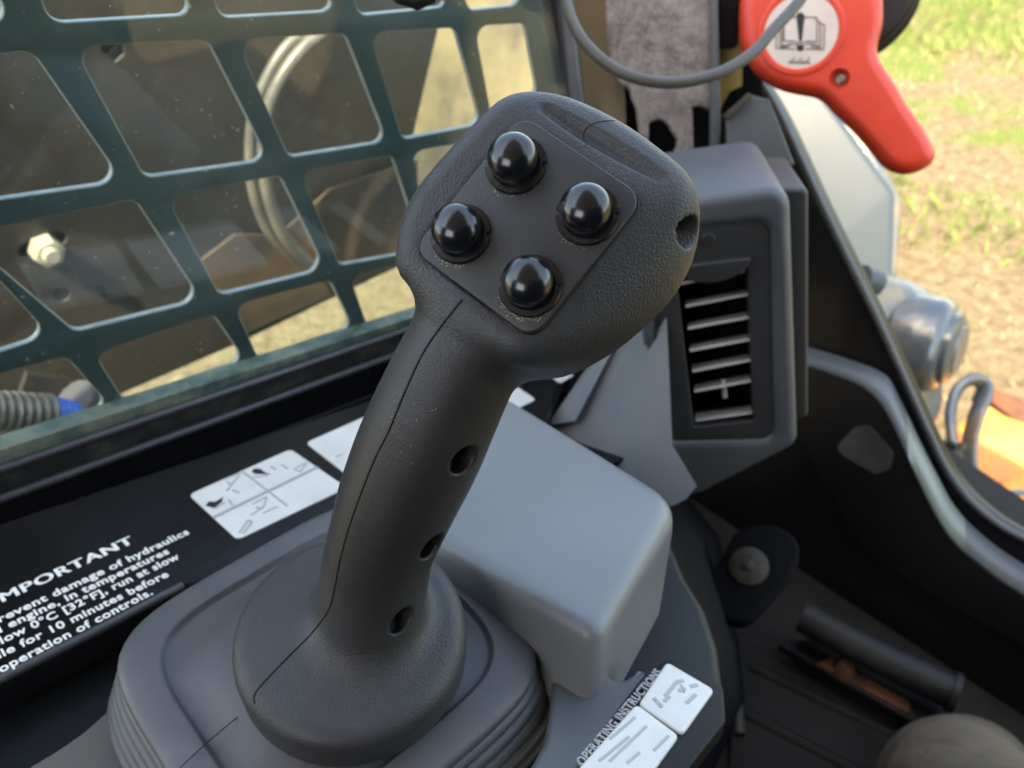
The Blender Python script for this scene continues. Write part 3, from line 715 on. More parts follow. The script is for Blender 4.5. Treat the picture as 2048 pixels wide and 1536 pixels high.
for q in ([(1190, 560), (1320, 400)], [(1320, 400), (1400, 380)], [(1180, 620), (1240, 560)], [(1340, 500), (1420, 470)], [(1430, 640), (1540, 540)], [(1060, 580), (1150, 680)], [(1480, 450), (1560, 430)]):
    ln(zi(q), .0016, M['labelfaint'], plate, IP, .0018, 'pictogram_stroke')
for q in ([(1370, 430), (1410, 520)], [(1065, 590), (1090, 615)], [(1130, 640), (1150, 690)]):
    ln(zi(q), .0006, M['labelgrey'], plate, IP, .0019, 'pictogram_stroke')
for q in ([(560, 1050), (850, 800)], [(440, 1300), (780, 1020)], [(560, 1300), (980, 900)], [(760, 1320), (900, 1200)], [(1060, 1180), (1230, 1010)]):
    ln(zi(q), .0011, M['labelfaint'], plate, IP, .0018, 'text_block')

# ------------------------------------------------------------------ side window
win = thing('side_window', 'dusty side window pane with black rubber seal left of the joystick', 'window', w(W.hit(400, 790)))
WG = W.shift(-.012)                            # the steel guard, outside the glass
pp('pane', W, [(-900, 1290), (-900, -900), (1060, -420), (1098, 0), (1135, 190), (1165, 560)], .004, M['glass'], win)
def along(y0, x1, y1, fr=W):                   # a line given at x = 0 and at (x1, y1), run on both ways
    s = (y1 - y0) / x1; a, b = fr.hit(0, y0), fr.hit(x1, y1); d = b - a
    return [a - d * .5, a, a + d * .5, b, b + d * .32]
ws = W.shift(.003)
def strip(name, ya, yb, m, fr, rnd=.002, xb=800):
    """flat strip between line ya = (y at 0, y at xb) and yb"""
    a, b = along(ya[0], xb, ya[1], fr), along(yb[0], xb, yb[1], fr)
    q = [np.array([(p - fr.o).dot(fr.ex), (p - fr.o).dot(fr.ey)]) for p in (a[0], a[-1], b[-1], b[0])]
    return prism(name, fr, [q], .012, m, win, bevel=rnd, rise=0)
strip('dusty_glass_edge', (900, 643), (930, 660), M['glassband'], W.shift(.001), .0)
tube('seal_bead', along(938, 800, 664, W.shift(.004)), .0026, M['seal'], win, 12)
strip('seal_channel', (940, 668), (992, 702), M['sealdust'], W.shift(.002), .0005)
tube('seal_bead', along(998, 800, 706, W.shift(.006)), .0028, M['seal'], win, 12)
strip('rail', (1002, 710), (1130, 800), M['blackpaint'], W.shift(.004), .002)
ledge = along(1076, 800, 770, W.shift(.010)); tube('rail_ridge', ledge, .0018, M['blackpaint'], win, 8)

guard = thing('window_guard', 'black steel guard, glass tint and sky reflection in its teal colour, with rounded openings outside the side window', 'window guard', w(WG.hit(300, 700)))
OPEN = [
 [(-230, -70), (-30, -70), (14, 20), (0, 50), (-180, 70)], [(60, -80), (345, -85), (382, 12), (372, 32), (98, 48)], [(405, -85), (622, -90), (668, 8), (655, 25), (440, 37)], [(670, -90), (850, -95), (892, 5), (885, 16), (722, 32)], [(895, -95), (1020, -95), (1052, 10), (940, 22)],
 [(-170, 130), (65, 100), (232, 340), (215, 370), (-30, 405)], [(146, 92), (418, 80), (530, 300), (518, 325), (290, 357)], [(474, 80), (693, 66), (770, 265), (760, 287), (578, 316)], [(738, 64), (912, 55), (960, 232), (950, 252), (806, 280)], [(950, 52), (1052, 46), (1078, 190), (985, 240)],
 [(-80, 470), (272, 398), (392, 580), (380, 608), (150, 665)], [(333, 395), (562, 350), (642, 515), (632, 545), (440, 592)], [(600, 342), (786, 310), (842, 480), (830, 505), (680, 532)], [(822, 304), (960, 280), (1000, 430), (862, 480)], [(-260, 520), (-130, 480), (10, 670), (-60, 715)],
 [(-130, 580), (-10, 550), (86, 655), (72, 682), (-60, 725)], [(188, 708), (428, 628), (492, 722), (250, 806)], [(468, 610), (662, 560), (708, 656), (518, 720)], [(700, 552), (860, 512), (900, 600), (735, 652)], [(-80, 770), (132, 712), (222, 812), (60, 880), (0, 900)]]
OPEN.pop(14)
ol = [[W_ for W_ in round_poly(WG.uvs(o), .0075, 6)] for o in OPEN]
outl = WG.uvs([(-800, 1280), (-800, -700), (1050, -400), (1082, 0), (1120, 190), (1148, 560)])
prism('plate', WG, [outl] + ol, .0045, M['guard'], guard, bevel=.0007, seg=2)
for o in ol:                                   # pale inner rim of each opening, sky light put into its colour
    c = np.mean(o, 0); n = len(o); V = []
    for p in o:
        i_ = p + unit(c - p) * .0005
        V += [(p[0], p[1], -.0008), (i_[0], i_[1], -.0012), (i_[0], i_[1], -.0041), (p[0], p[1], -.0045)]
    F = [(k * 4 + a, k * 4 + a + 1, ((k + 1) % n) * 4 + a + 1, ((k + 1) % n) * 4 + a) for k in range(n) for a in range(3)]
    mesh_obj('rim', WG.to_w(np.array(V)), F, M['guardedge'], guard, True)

# ------------------------------------------------------------------ outside the side window
AF = W.shift(-.30)
arm = thing('loader_arm_plate', 'dark steel loader arm plate with bolt and holes seen through the guard', 'loader arm', w(AF.hit(200, 600)))
def circ(fr, x, y, r, n=20):
    c = fr.uv(x, y); e = np.linalg.norm(fr.uv(x + r, y) - c); return [c + e * np.array([math.cos(a), math.sin(a)]) for a in np.linspace(0, 2 * math.pi, n, False)]
hexh = AF.uvs([(204, 90), (246, 90), (248, 108), (232, 124), (212, 112), (203, 104)])
slot = round_poly(AF.uvs([(34, 498), (52, 486), (118, 462), (136, 468), (132, 486), (60, 516), (40, 516)]), .006)
prism('plate', AF, [AF.uvs([(-500, -400), (960, -300), (820, 300), (815, 525), (470, 690), (215, 800), (120, 840), (-500, 1100)]), hexh, circ(AF, 123, 590, 17), slot], .02, M['armsteel'], arm, bevel=.001)
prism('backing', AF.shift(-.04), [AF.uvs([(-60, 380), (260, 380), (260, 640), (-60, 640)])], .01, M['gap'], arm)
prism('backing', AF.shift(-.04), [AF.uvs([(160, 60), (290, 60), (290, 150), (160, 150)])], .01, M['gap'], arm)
nf = Frame(AF.hit(88, 494), AF.ex, AF.ez)
bolt = prism('nut', nf, [[.0135 * np.array([math.cos(a), math.sin(a)]) for a in np.linspace(.2, 6.48, 6, False)]], .02, M['nut'], arm, bevel=.0025, rise=.016)
lathe('bolt_end', nf, [(0, .021), (.006, .021), (.0075, .0195), (.0075, .01)], M['nut'], bolt)
pp('side_plate', AF.shift(-.10), [(700, -200), (1200, -200), (1150, 500), (790, 470), (660, 300)], .02, M['tanbody'], arm)
pp('cross_tube', AF.shift(-.012), [(400, 470), (820, 380), (830, 470), (420, 600)], .02, M['armsteel'], arm, bevel=.004)
pp('brown_panel', AF.shift(.008), [(405, 520), (470, 470), (560, 470), (660, 380), (835, 320), (835, 505), (700, 575), (480, 672), (430, 640)], .003, M['brownpanel'], arm)
hs = AF.shift(.055)
for i, (px, rr) in enumerate((([(668, 50), (612, 92), (566, 150), (538, 215), (528, 290), (532, 370), (552, 440), (585, 495), (640, 545)], .0062), ([(645, 62), (590, 105), (552, 165), (525, 235), (516, 310), (521, 390), (545, 462), (590, 520), (640, 565)], .0055))):
    o = tube('hydraulic_hose', [hs.hit(*q) - hs.ez * .014 * i for q in spline(px, 6)], rr, M['hose'], None, 12)
    tag(o, ('upper' if i == 0 else 'lower') + ' of two grey hydraulic hoses curving outside the window', 'hose', 'hydraulic hoses beyond the guard')
ch = AF.shift(.12)
hose = thing('corrugated_hose', 'grey corrugated hose with blue end sleeve at the lower left of the window', 'hose', w(ch.hit(60, 830)))
n = 90; pts = [ch.hit(*q) for q in zip(np.linspace(-160, 100, n), np.linspace(818, 830, n))]
rad = [.0165 + .0016 * math.sin(i * 1.02) for i in range(n)]
tube('corrugated_sleeve', pts, rad, M['corr'], hose, 20)
n = 30; pts = [ch.hit(*q) for q in zip(np.linspace(94, 150, n), np.linspace(830, 834, n))]
tube('blue_sleeve', pts, [.0168 - .004 * i / n + .0005 * math.sin(i * .9) for i in range(n)], M['blue'], hose, 20)
tube('woven_sleeve', [ch.hit(*q) - ch.ez * .01 for q in spline([(158, 812), (175, 822), (195, 835), (235, 850)], 5)], .019, M['fabric_black'], hose, 16)
pp('bracket', ch.shift(-.03), [(55, 748), (118, 758), (112, 800), (40, 790)], .006, M['armsteel'], hose)

# ------------------------------------------------------------------ vent pod on the corner pillar
NPD = unit([-.10, .52, -.85])
PF = Frame(P(1450, 650, .505), P(1560, 625, .5) - P(1340, 665, .5), NPD)
pod = thing('vent_pod', 'dark grey plastic pod with louvred air vent behind the joystick head', 'air vent', w(PF.hit(1450, 900)))
bez = [(1296, 470), (1538, 446), (1547, 880), (1334, 884)]
vent = [(1352, 545), (1494, 512), (1507, 842), (1388, 856)]
prism('housing', PF, [round_poly(PF.uvs([(1268, 415), (1582, 372), (1597, 892), (1402, 992), (1342, 1000), (1300, 880)]), [.010, .012, .010, .01, .01, .01], 8), round_poly(PF.uvs(bez), .008)], .11, M['pod'], pod, bevel=.007, seg=5)
prism('bezel', PF.shift(-.003), [round_poly(PF.shift(-.003).uvs([(1290, 462), (1544, 438), (1553, 888), (1328, 892)]), .008), round_poly(PF.shift(-.003).uvs(vent), .002)], .012, M['bezel'], pod, bevel=.001)
pp('duct', PF.shift(-.045), [(1300, 480), (1560, 460), (1570, 900), (1330, 900)], .004, M['gap'], pod)
for a, b in (((1346, 520), (1382, 880)), ((1500, 500), (1512, 860))):
    q0, q1 = PF.shift(-.006).hit(*a), PF.shift(-.006).hit(*b); bk = -PF.ez * .04
    loft('duct_side', [[q0, q1, q1 + bk, q0 + bk], [p + PF.ex * (-.003 if a[0] < 1400 else .003) for p in (q0, q1, q1 + bk, q0 + bk)]], M['gap'], pod, smooth=False)
fb = PF.shift(-.010)
for a, b in (((1362, 566), (1490, 541)), ((1372, 611), (1495, 587)), ((1376, 655), (1497, 633)), ((1380, 699), (1499, 677)), ((1385, 740), (1500, 718)), ((1389, 780), (1501, 759)), ((1392, 838), (1504, 822))):
    q0, q1 = fb.hit(*a), fb.hit(*b); ax = unit(q1 - q0); up = unit(np.cross(ax, PF.ez)); up = up if up[1] < 0 else -up
    sl = unit(-unit(ray(1435, 680)) - up * .20); th = unit(np.cross(ax, sl)) * .0015
    ring = lambda c: [c + sl * .0045 + th * .5, c + sl * .005, c + sl * .0045 - th * .5, c - sl * .011 - th, c - sl * .011 + th]
    loft('louvre', [ring(q0), ring(q1)], M['blade'], pod, sharp=30)
q0 = fb.hit(1447, 765); 
tube('louvre_tab', [fb.hit(1446, 760), fb.hit(1450, 794)], .0017, M['blade'], pod, 8)
wf = PF.shift(-.002); c0, c1 = wf.uv(1352, 528), wf.uv(1500, 511); mid = (c0 + c1) / 2; ex2 = unit(c1 - c0); ey2 = np.array([-ex2[1], ex2[0]]); L2 = np.linalg.norm(c1 - c0) / 2
ey2 = ey2 if ey2.dot(wf.uv(1430, 560) - mid) > 0 else -ey2
prism('thumbwheel', wf, [[mid + ex2 * L2 * math.cos(t) + ey2 * .0135 * math.sin(t) for t in np.linspace(0, math.pi, 22)]], .010, M['bezel'], pod, bevel=.0015, rise=.004)
for k in range(1, 24):
    t = math.pi * k / 24; c = mid + ex2 * L2 * math.cos(t) + ey2 * .0136 * math.sin(t); q = wf.o + wf.ex * c[0] + wf.ey * c[1]
    tube('knurl', [q + wf.ez * .003, q - wf.ez * .004], .0005, M['bezel'], pod, 5)
sf = Frame(PF.shift(-.003).hit(1416, 479), PF.ex, PF.ez)
scr = lathe('screw', sf, [(0, .0006), (.0016, .0006), (.0018, .0014), (.0036, .0013), (.0044, .0002)], M['bezel'], pod, 24)
lathe('screw_socket', sf, [(0, .0009), (.0013, .0009), (.0015, .0005)], M['washer'], scr, 6)
# blocky side housing, flank and foot
SH = PF.shift(-.022)
pp('side_housing', SH, [(1540, 375), (1618, 378), (1617, 836), (1545, 850)], .07, M['bezel'], pod, bevel=.003, r=.004)
fl0 = [P(1256, 638, .535), P(1330, 560, .512), P(1345, 890, .500), P(1394, 972, .494), P(1372, 998, .492), P(1345, 1012, .492), P(1290, 1005, .497), P(1180, 945, .518), P(1078, 868, .545), P(1140, 800, .542)]
loft('flank', [fl0, [p + np.array([.0, .012, .06]) for p in fl0]], M['greybody'], pod, sharp=20)
loft('flank_rib', [[P(1232, 650, .545), P(1262, 632, .533), P(1150, 842, .527), P(1095, 850, .541)], [p + np.array([.002, .01, .03]) for p in (P(1232, 650, .545), P(1262, 632, .533), P(1150, 842, .527), P(1095, 850, .541))]], M['greybox'], pod, sharp=20)

# ------------------------------------------------------------------ front door frame and corner pillar
frm = thing('door_frame', 'black front door frame with curved grey sill, right of the vent pod', 'door frame', w(RF.hit(1800, 1300)))
edge = spline([(1440, 60), (1545, 205), (1650, 425), (1760, 650), (1850, 850), (1900, 950), (1960, 1020), (2048, 1078), (2180, 1120), (2500, 1150)], 5)
inner = spline([(1615, 690), (1700, 715), (1772, 745), (1800, 788), (1868, 928), (1930, 1030), (2048, 1122), (2180, 1170), (2500, 1210)], 5)
low = [(2600, 2000), (1500, 2000), (1420, 1000), (1380, 100)]
prism('frame_plate', RF, [RF.uvs(edge + [(2600, 1150)] + low)], .02, M['blackpaint'], frm, bevel=.003)
tube('edge_seal', [RF.hit(*q) for q in edge], .0032, M['seal'], frm, 10)
RL = RF.shift(.028)
inn2 = spline([(1600, 728), (1690, 758), (1745, 790), (1782, 842), (1848, 985), (1902, 1078), (1960, 1130), (2048, 1192), (2180, 1245), (2500, 1290)], 5)
m_ = min(len(inner), len(inn2)); i1 = [inner[int(round(k * (len(inner) - 1) / 39))] for k in range(40)]; i2 = [inn2[int(round(k * (len(inn2) - 1) / 39))] for k in range(40)]
def band(name, k0, k1, m, lift=0.):
    V = []; F = []
    for k in range(k0, k1 + 1):
        a, b = RF.hit(*i1[k]) + RF.ez * .004, RL.hit(*i2[k]); md = (a + b) / 2 + (RF.ez * .35 + UP * .6) * .006
        for q in (a, a * .75 + md * .25 + UP * .002, md, b * .75 + md * .25 + RF.ez * .003, b): V.append(w(q + (UP + RF.ez) * lift))
    for k in range(k1 - k0):
        for j in range(4): F.append((k * 5 + j, k * 5 + 5 + j, k * 5 + 6 + j, k * 5 + 1 + j))
    o = mesh_obj(name, V, F, m, frm, True); return o
band('sill', 0, 39, M['sill']); band('pale_sill_tape', 16, 24, M['sillpale'], .0006)
prism('lower_panel', RL, [RL.uvs(i2 + [(2600, 1300), (2600, 1560)] + spline([(2200, 1370), (2048, 1290), (1900, 1210), (1800, 1150), (1725, 1090), (1665, 1000), (1610, 890), (1570, 800)], 4))], .012, M['blackmatte'], frm, bevel=.0015)
pp('dull_patch', RL, [(1712, 852), (1740, 850), (1788, 905), (1780, 938), (1752, 948), (1690, 912), (1672, 895)], .001, M['tape'], frm, r=.006, rise=.001, label='grey scuffed patch on the black frame')

pil = thing('corner_pillar', 'black corner pillar with olive panel between the window and the felt pad', 'pillar', w(P(1150, 400, .66)))
CPF = Frame(P(1120, 100, .62), [1, 0, 0], unit([-.15, .30, -.95]))
pp('window_post', CPF, [(1048, -300), (1086, -300), (1199, 760), (1152, 760)], .03, M['blackpaint'], pil, bevel=.003)
pp('post_trim', CPF.shift(-.004), [(1080, -300), (1106, -300), (1236, 760), (1188, 760)], .03, M['seal'], pil, bevel=.003)
pp('olive_panel', CPF.shift(-.05), [(1060, -300), (1228, -300), (1275, 760), (1130, 760)], .01, M['olive'], pil)
pp('rear_panel', CPF.shift(-.10), [(1180, -300), (1520, -300), (1530, 800), (1180, 800)], .01, M['gap'], pil)
pp('dark_trim', CPF.shift(-.045), [(1425, -140), (1482, -140), (1478, 88), (1468, 96), (1428, 98)], .012, M['blackpaint'], pil, bevel=.002)
pp('yellow_trim', CPF.shift(-.06), [(1428, 60), (1486, 60), (1484, 172), (1460, 182), (1434, 230)], .01, M['yellowtrim'], pil)
pp('grey_stay', CPF.shift(-.03), [(1422, -140), (1434, -140), (1442, 260), (1438, 300), (1420, 300)], .01, M['pod'], pil, bevel=.002)
pp('bracket', CPF.shift(-.02), [(1452, 238), (1500, 190), (1540, 198), (1590, 330), (1455, 340)], .012, M['pod'], pil, bevel=.002)
pp('bracket_edge', CPF.shift(-.012), [(1446, 232), (1496, 186), (1508, 190), (1456, 242)], .006, M['washer'], pil, bevel=.001)
fp = CPF.shift(-.036)
rag = lambda l, a=1.5: [(x + random.uniform(-a, a), y + random.uniform(-a, a)) for x, y in l]
felt_out = [(1205, -140), (1210, 20), (1214, 70), (1220, 120)] + rag(spline([(1222, 145), (1240, 168), (1258, 178), (1262, 200), (1274, 235), (1278, 300), (1280, 360)], 3)) + [(1390, 360)] + rag([(1388, 290), (1386, 250), (1384, 214)], 1.5) + rag([(1400, 212), (1415, 219), (1428, 218)], 2) + [(1430, 180), (1427, 100), (1424, -140)]
hole = rag(spline([(1296, 262), (1304, 243), (1322, 240), (1338, 252), (1352, 280), (1350, 305), (1330, 320), (1305, 310)], 3, True), 2)
fo = prism('felt_pad', fp, [fp.uvs(felt_out), fp.uvs(hole)], .014, M['felt'], None, bevel=.002)
tag(fo, 'grey speckled felt pad with ragged holes behind the looping cable', 'felt pad')

# ------------------------------------------------------------------ cable
cp = [(1118, -280), (1126, -80), (1132, -3), (1138, 26), (1157, 68), (1185, 103), (1223, 134), (1263, 153), (1309, 164), (1356, 165), (1403, 157), (1450, 141), (1490, 117), (1520, 92), (1546, 60), (1580, 24), (1606, -8), (1650, -70), (1760, -240)]
cpt = [P(x, y, .50 - .02 * math.sin(i / 18 * math.pi)) for i, (x, y) in enumerate(cp)]
tag(tube('cable', spline(cpt, 6), .0035, M['cable'], None, 14), 'grey cable hanging in a loop in front of the red handle', 'cable')

# ------------------------------------------------------------------ red handle
RD = Frame(P(1640, 120, .60), [1, 0, 0], unit([-.25, .20, -.95]))
red = thing('red_handle', 'red plastic emergency handle with round book sticker at the upper right', 'handle', w(RD.hit(1820, 345)))
ro = [(1480, 0), (1482, 82), (1494, 110), (1510, 138), (1539, 162), (1574, 177), (1611, 185), (1639, 191), (1658, 204), (1675, 223), (1714, 260), (1750, 302), (1773, 330), (1796, 343), (1820, 347), (1846, 341), (1867, 328), (1876, 312), (1874, 295), (1855, 258), (1820, 206), (1796, 164), (1771, 127), (1760, 103), (1761, 80), (1769, 47), (1771, 19), (1767, -20), (1740, -60), (1690, -88), (1620, -98), (1550, -84), (1500, -50)]
def ell(fr, x, y, r, n=48): return circ(fr, x, y, r, n)
so = [np.array(q) for q in spline(RD.uvs(ro), 3, True)]
shell = prism('shell', RD, [so], .028, M['red'], red, bevel=.0105, seg=8, sharp=60)
_c = circ(RD, 1679, 157, 21, 32); cut = prism('cutter', RD, [_c], .010, M['red'], red, rise=.004)
bo = shell.modifiers.new('b', 'BOOLEAN'); bo.operation = 'DIFFERENCE'; bo.object = cut; bo.solver = 'EXACT'
bpy.context.view_layer.update(); _me = bpy.data.meshes.new_from_object(shell.evaluated_get(bpy.context.evaluated_depsgraph_get()))
shell.modifiers.clear(); shell.data = _me; bpy.data.objects.remove(cut); _me.set_sharp_from_angle(angle=math.radians(50))
cc = RD.uv(1602, 63); Rr = np.linalg.norm(RD.uv(1602 + 74, 63) - cc); cf = Frame(RD.o + RD.ex * cc[0] + RD.ey * cc[1], RD.ex, RD.ez)
lathe('sticker_rim', cf, [(Rr, -.001), (Rr * 1.01, .0010), (Rr * 1.10, .0019), (Rr * 1.19, .0011), (Rr * 1.22, -.0005)], M['red'], red, 64)
stk = lathe('round_sticker', cf, [(0, .0006), (Rr * 1.01, .0006), (Rr * 1.01, -.001)], M['sticker'], red, 64)
rf = Frame(RD.shift(-.006).hit(1679, 157), RD.ex, RD.ez)
rr_ = np.linalg.norm(RD.uv(1701, 157) - RD.uv(1679, 157))
s_ = lathe('screw', Frame(rf.o + RD.ex * .0006 - RD.ey * .001, RD.ex, RD.ez), [(0, .0012), (.0015, .0012), (.0017, .0026), (.0034, .0024), (.0044, .0008), (.0044, -.001)], M['steel'], red, 24)
def zr(l): return [(1480 + x / 4.267, y / 4.267) for x, y in l]
ink = lambda n_, l: prism(n_, RD, [RD.uvs(zr(l))], .0002, M['ink'], stk, rise=.0010)
ink('exclamation_stroke', [(515 + 36 * math.cos(a), 142 + 33 * math.sin(a)) for a in np.linspace(math.pi, 2 * math.pi, 12)] + [(549, 165), (526, 355), (504, 355), (482, 165)])
ink('exclamation_dot', [(514 + 32 * math.cos(a), 411 + 28 * math.sin(a)) for a in np.linspace(0, 2 * math.pi, 18, False)])
bk = [[(375, 155), (375, 350)], [(375, 155), (480, 148)], [(550, 148), (656, 152)], [(656, 152), (656, 362)], [(375, 350), (450, 352)], [(450, 352), (512, 372)], [(512, 372), (580, 350)], [(580, 350), (656, 362)], [(656, 178), (684, 192)], [(684, 192), (684, 395)], [(684, 205), (720, 212)], [(720, 212), (712, 425)],
      [(712, 425), (560, 418)], [(375, 390), (440, 375)], [(440, 375), (512, 392)], [(512, 392), (590, 372)], [(590, 372), (684, 395)], [(340, 250), (340, 395)], [(340, 395), (375, 390)], [(308, 300), (308, 415)], [(308, 415), (470, 420)], [(345, 408), (430, 395)], [(600, 395), (690, 412)], [(362, 240), (362, 380)]]
for a, b in bk: ln(zr([a, b]), .0006, M['ink'], stk, RD, .0011, 'book_line')
xs = 415
for k in range(9):
    hgt = 22 + 18 * ((k * 7) % 3); ln(zr([(xs, 545), (xs + 6, 545 - hgt)]), .0005, M['ink'], stk, RD, .0010, 'small_print_stroke')
    ln(zr([(xs + 4, 540 - (k % 2) * 14), (xs + 18, 536 + (k % 3) * 4)]), .0004, M['ink'], stk, RD, .0010, 'small_print_stroke'); xs += 21
gf = Frame(P(1690, -20, .66), [1, 0, 0], unit([-.25, .2, -.95])); gr = np.linalg.norm(gf.uv(1845, -20) - gf.uv(1690, -20))
gm = thing('rubber_grommet', 'black ribbed rubber grommet behind the red handle', 'grommet', w(gf.o))
for k, (r, h) in enumerate(((1.0, 0), (.93, .008), (.86, .016))):
    lathe('ring', gf, [(gr * r * .3, h - .004), (gr * (r - .05), h - .004), (gr * r, h - .001), (gr * r, h + .002), (gr * (r - .04), h + .005), (gr * r * .3, h + .005)], M['blackmatte'], gm, 48)

lathe('stem', gf, [(0, .034), (.016, .034), (.018, .02), (.018, -.07), (0, -.07)], M['blackmatte'], gm, 24)

# ------------------------------------------------------------------ footwell
ZF = .93
def floor_hit(x, y, z=ZF):
    r = ray(x, y); rw = wd(r); return r * ((z - CAM[2]) / rw[2])
FLF = Frame(floor_hit(1700, 1350), D1, UP)
structure(pp('cab_floor', FLF, [(1180, 1500), (1330, 900), (1750, 800), (2500, 1300), (2500, 2200), (1300, 2300)], .02, M['mat']))
sw = lambda px: [RF.hit(*q) for q in px]
# grey side wall of the console down to the floor
bl = body.shift(-.030)
c0 = [bl.hit(*q) for q in ((1150, 960), (1224, 1004), (1328, 1074), (1361, 1154), (1401, 1219), (1427, 1291), (1438, 1378), (1322, 1474), (1174, 1634))]
c1 = [floor_hit(*q) for q in ((1300, 960), (1380, 1000), (1440, 1075), (1452, 1152), (1462, 1217), (1478, 1290), (1490, 1400), (1420, 1560), (1300, 1800))]
V = []; F = []
for a, b in zip(c0, c1):
    for t in np.linspace(0, 1, 5): V.append(w(a * (1 - t) + b * t + UP * 0))
for k in range(len(c0) - 1):
    for j in range(4): F.append((k * 5 + j, k * 5 + 5 + j, k * 5 + 6 + j, k * 5 + 1 + j))
o = mesh_obj('side_wall', V, F, M['gap'], con, True)
# dark wall under the pod
FW0 = RF.shift(.016)
fwl = thing('footwell_panel', 'dark front panel of the footwell under the vent pod', 'panel', w(FW0.hit(1480, 1200)))
pp('panel', FW0, [(1150, 700), (1600, 738), (1740, 815), (1850, 1010), (1990, 1165), (2300, 1310), (2300, 1800), (1250, 1700)], .004, M['blackmatte'], fwl)
WF = Frame(P(1497, 1133, .64), D1, unit([-.30, -.45, -.85]))
pp('fixing_plate', WF, [(1398, 1178), (1440, 1120), (1470, 1060), (1540, 1045), (1610, 1080), (1580, 1150), (1490, 1250), (1440, 1235)], .03, M['gap'], fwl, bevel=.003, r=.016)
wshr = lathe('washer', Frame(WF.o, WF.ex, WF.ez), [(.004, .001), (.005, .0035), (.0135, .0032), (.0155, .0020), (.0157, 0)], M['washer'], fwl, 40)
lathe('bolt_head', Frame(WF.o, WF.ex, WF.ez), [(0, .0055), (.0035, .0058), (.0052, .005), (.0056, .002)], M['washer'], wshr, 6)
# pedal
PDF = Frame(floor_hit(1750, 1330, ZF + .06), D1, UP)
ped = thing('foot_pedal', 'black foot pedal bar with rusty plate in the dark footwell', 'pedal', w(floor_hit(1750, 1380)))
tube('bar', [PDF.hit(*q) for q in ((1606, 1232), (1700, 1285), (1800, 1335), (1902, 1382))], .015, M['wornbar'], ped, 18)
tube('bar_collar', [PDF.hit(*q) for q in ((1900, 1381), (1914, 1387))], .0175, M['wornbar'], ped, 18)
PD2 = Frame(floor_hit(1720, 1380, ZF + .03), D1, UP)
pp('plate', PD2, [(1560, 1290), (1640, 1270), (1900, 1410), (1880, 1460), (1820, 1440)], .012, M['blackmatte'], ped, bevel=.002)
pp('rusty_plate', PD2, [(1632, 1330), (1660, 1318), (1820, 1405), (1818, 1432)], .008, M['rust'], ped, bevel=.002, rise=.004)
for x, y, r in ((1690, 1342, .011),):
    lathe('rust_lump', Frame(PD2.hit(x, y), D1, UP), [(0, .016), (r * .6, .014), (r, .006), (r * 1.05, 0)], M['rust'], ped, 16)
tube('near_link', [PD2.hit(1440, 1350), PD2.hit(1470, 1395), PD2.hit(1478, 1470)], .006, M['washer'], ped, 8)
for k, (a, b) in enumerate((((1500, 1290), (1800, 1470)), ((1480, 1370), (1790, 1520)), ((1470, 1450), (1740, 1600)))):
    tube('mat_ridge', [FLF.hit(*a) + UP * .003, FLF.hit(*b) + UP * .003], .007, M['mat'], ped, 8) if False else None
fm = thing('floor_mat', 'dark ribbed rubber mat on the cab floor', 'mat', w(FLF.o))
pp('sheet', FLF.shift(.004), [(1470, 1300), (1600, 1270), (1900, 1420), (2000, 1700), (1450, 1700)], .004, M['mat'], fm, bevel=.001, r=.01)
for a, b in (((1500, 1335), (1800, 1480)), ((1470, 1420), (1760, 1570))):
    tube('rib', [FLF.hit(*a) + UP * .002, FLF.hit(*b) + UP * .002], .006, M['mat'], fm, 8)

# ------------------------------------------------------------------ knee of the seated operator
kp = [((1925, 1572, .60), .050), ((1920, 1612, .555), .056), ((2010, 1760, .46), .066), ((2130, 1900, .38), .074), ((2300, 2200, .30), .08)]
kq = spline([np.append(P(*a), r) for a, r in kp], 6)
low_ = spline([np.append(P(1925, 1572, .60), .05), np.append(P(1945, 1556, .64), .047), np.append(P(1965, 1555, .72), .044), np.append(P(1975, 1565, .84), .040)], 5)
path = low_[::-1][:-1] + kq
o = tube('person', [q[:3] for q in path], [q[3] for q in path], M['trouser'], None, 40)
tag(o, 'person seated at the controls, only a brown trousered knee showing', 'person')

# ------------------------------------------------------------------ outside the front: arm, pivot, loop, orange attachment
OA = Frame(P(1650, 350, 1.25), [1, 0, 0], unit([-.30, .15, -.94]))
la = thing('lift_boom', 'pale grey lift boom standing outside beyond the red handle', 'boom', w(OA.hit(1750, 600)))
prism('arm_face', OA, [round_poly(OA.uvs([(1380, 60), (1570, 100), (1650, 190), (1792, 385), (1784, 640), (1500, 640)]), [.02, .03, .02, .03, .01, .01])], .10, M['armgrey'], la, bevel=.012, seg=4)
OA2 = OA.shift(-.05)
prism('arm_side', OA2, [round_poly(OA2.uvs([(1560, 100), (1640, 150), (1735, 270), (1806, 400), (1792, 590), (1700, 590)]), [.02, .03, .03, .05, .01, .01])], .12, M['casting'], la, bevel=.012, seg=4)
OP = Frame(P(1830, 680, 1.12), [1, 0, 0], unit([.35, .15, -.92]))
pv = thing('pivot_casting', 'worn grey pivot casting with round pin below the loader arm', 'casting', w(OP.hit(1830, 850)))
prism('body', OP, [[np.array(q) for q in spline(OP.uvs([(1700, 560), (1735, 528), (1790, 545), (1850, 562), (1895, 592), (1902, 640), (1918, 700), (1905, 760), (1900, 830), (1860, 880), (1790, 860), (1720, 740)]), 4, True)]], .14, M['casting'], pv, bevel=.03, seg=6, sharp=60)
pfm = Frame(OP.shift(.012).hit(1872, 690), [1, 0, 0], unit([.75, .25, -.6]))
lathe('pin', pfm, [(0, .03), (.038, .030), (.050, .024), (.052, .016), (.062, .012), (.068, .002), (.068, -.05)], M['casting'], pv, 40)
lathe('pin_face', pfm, [(0, .033), (.034, .0325), (.036, .029)], M['casting'], pv, 32)
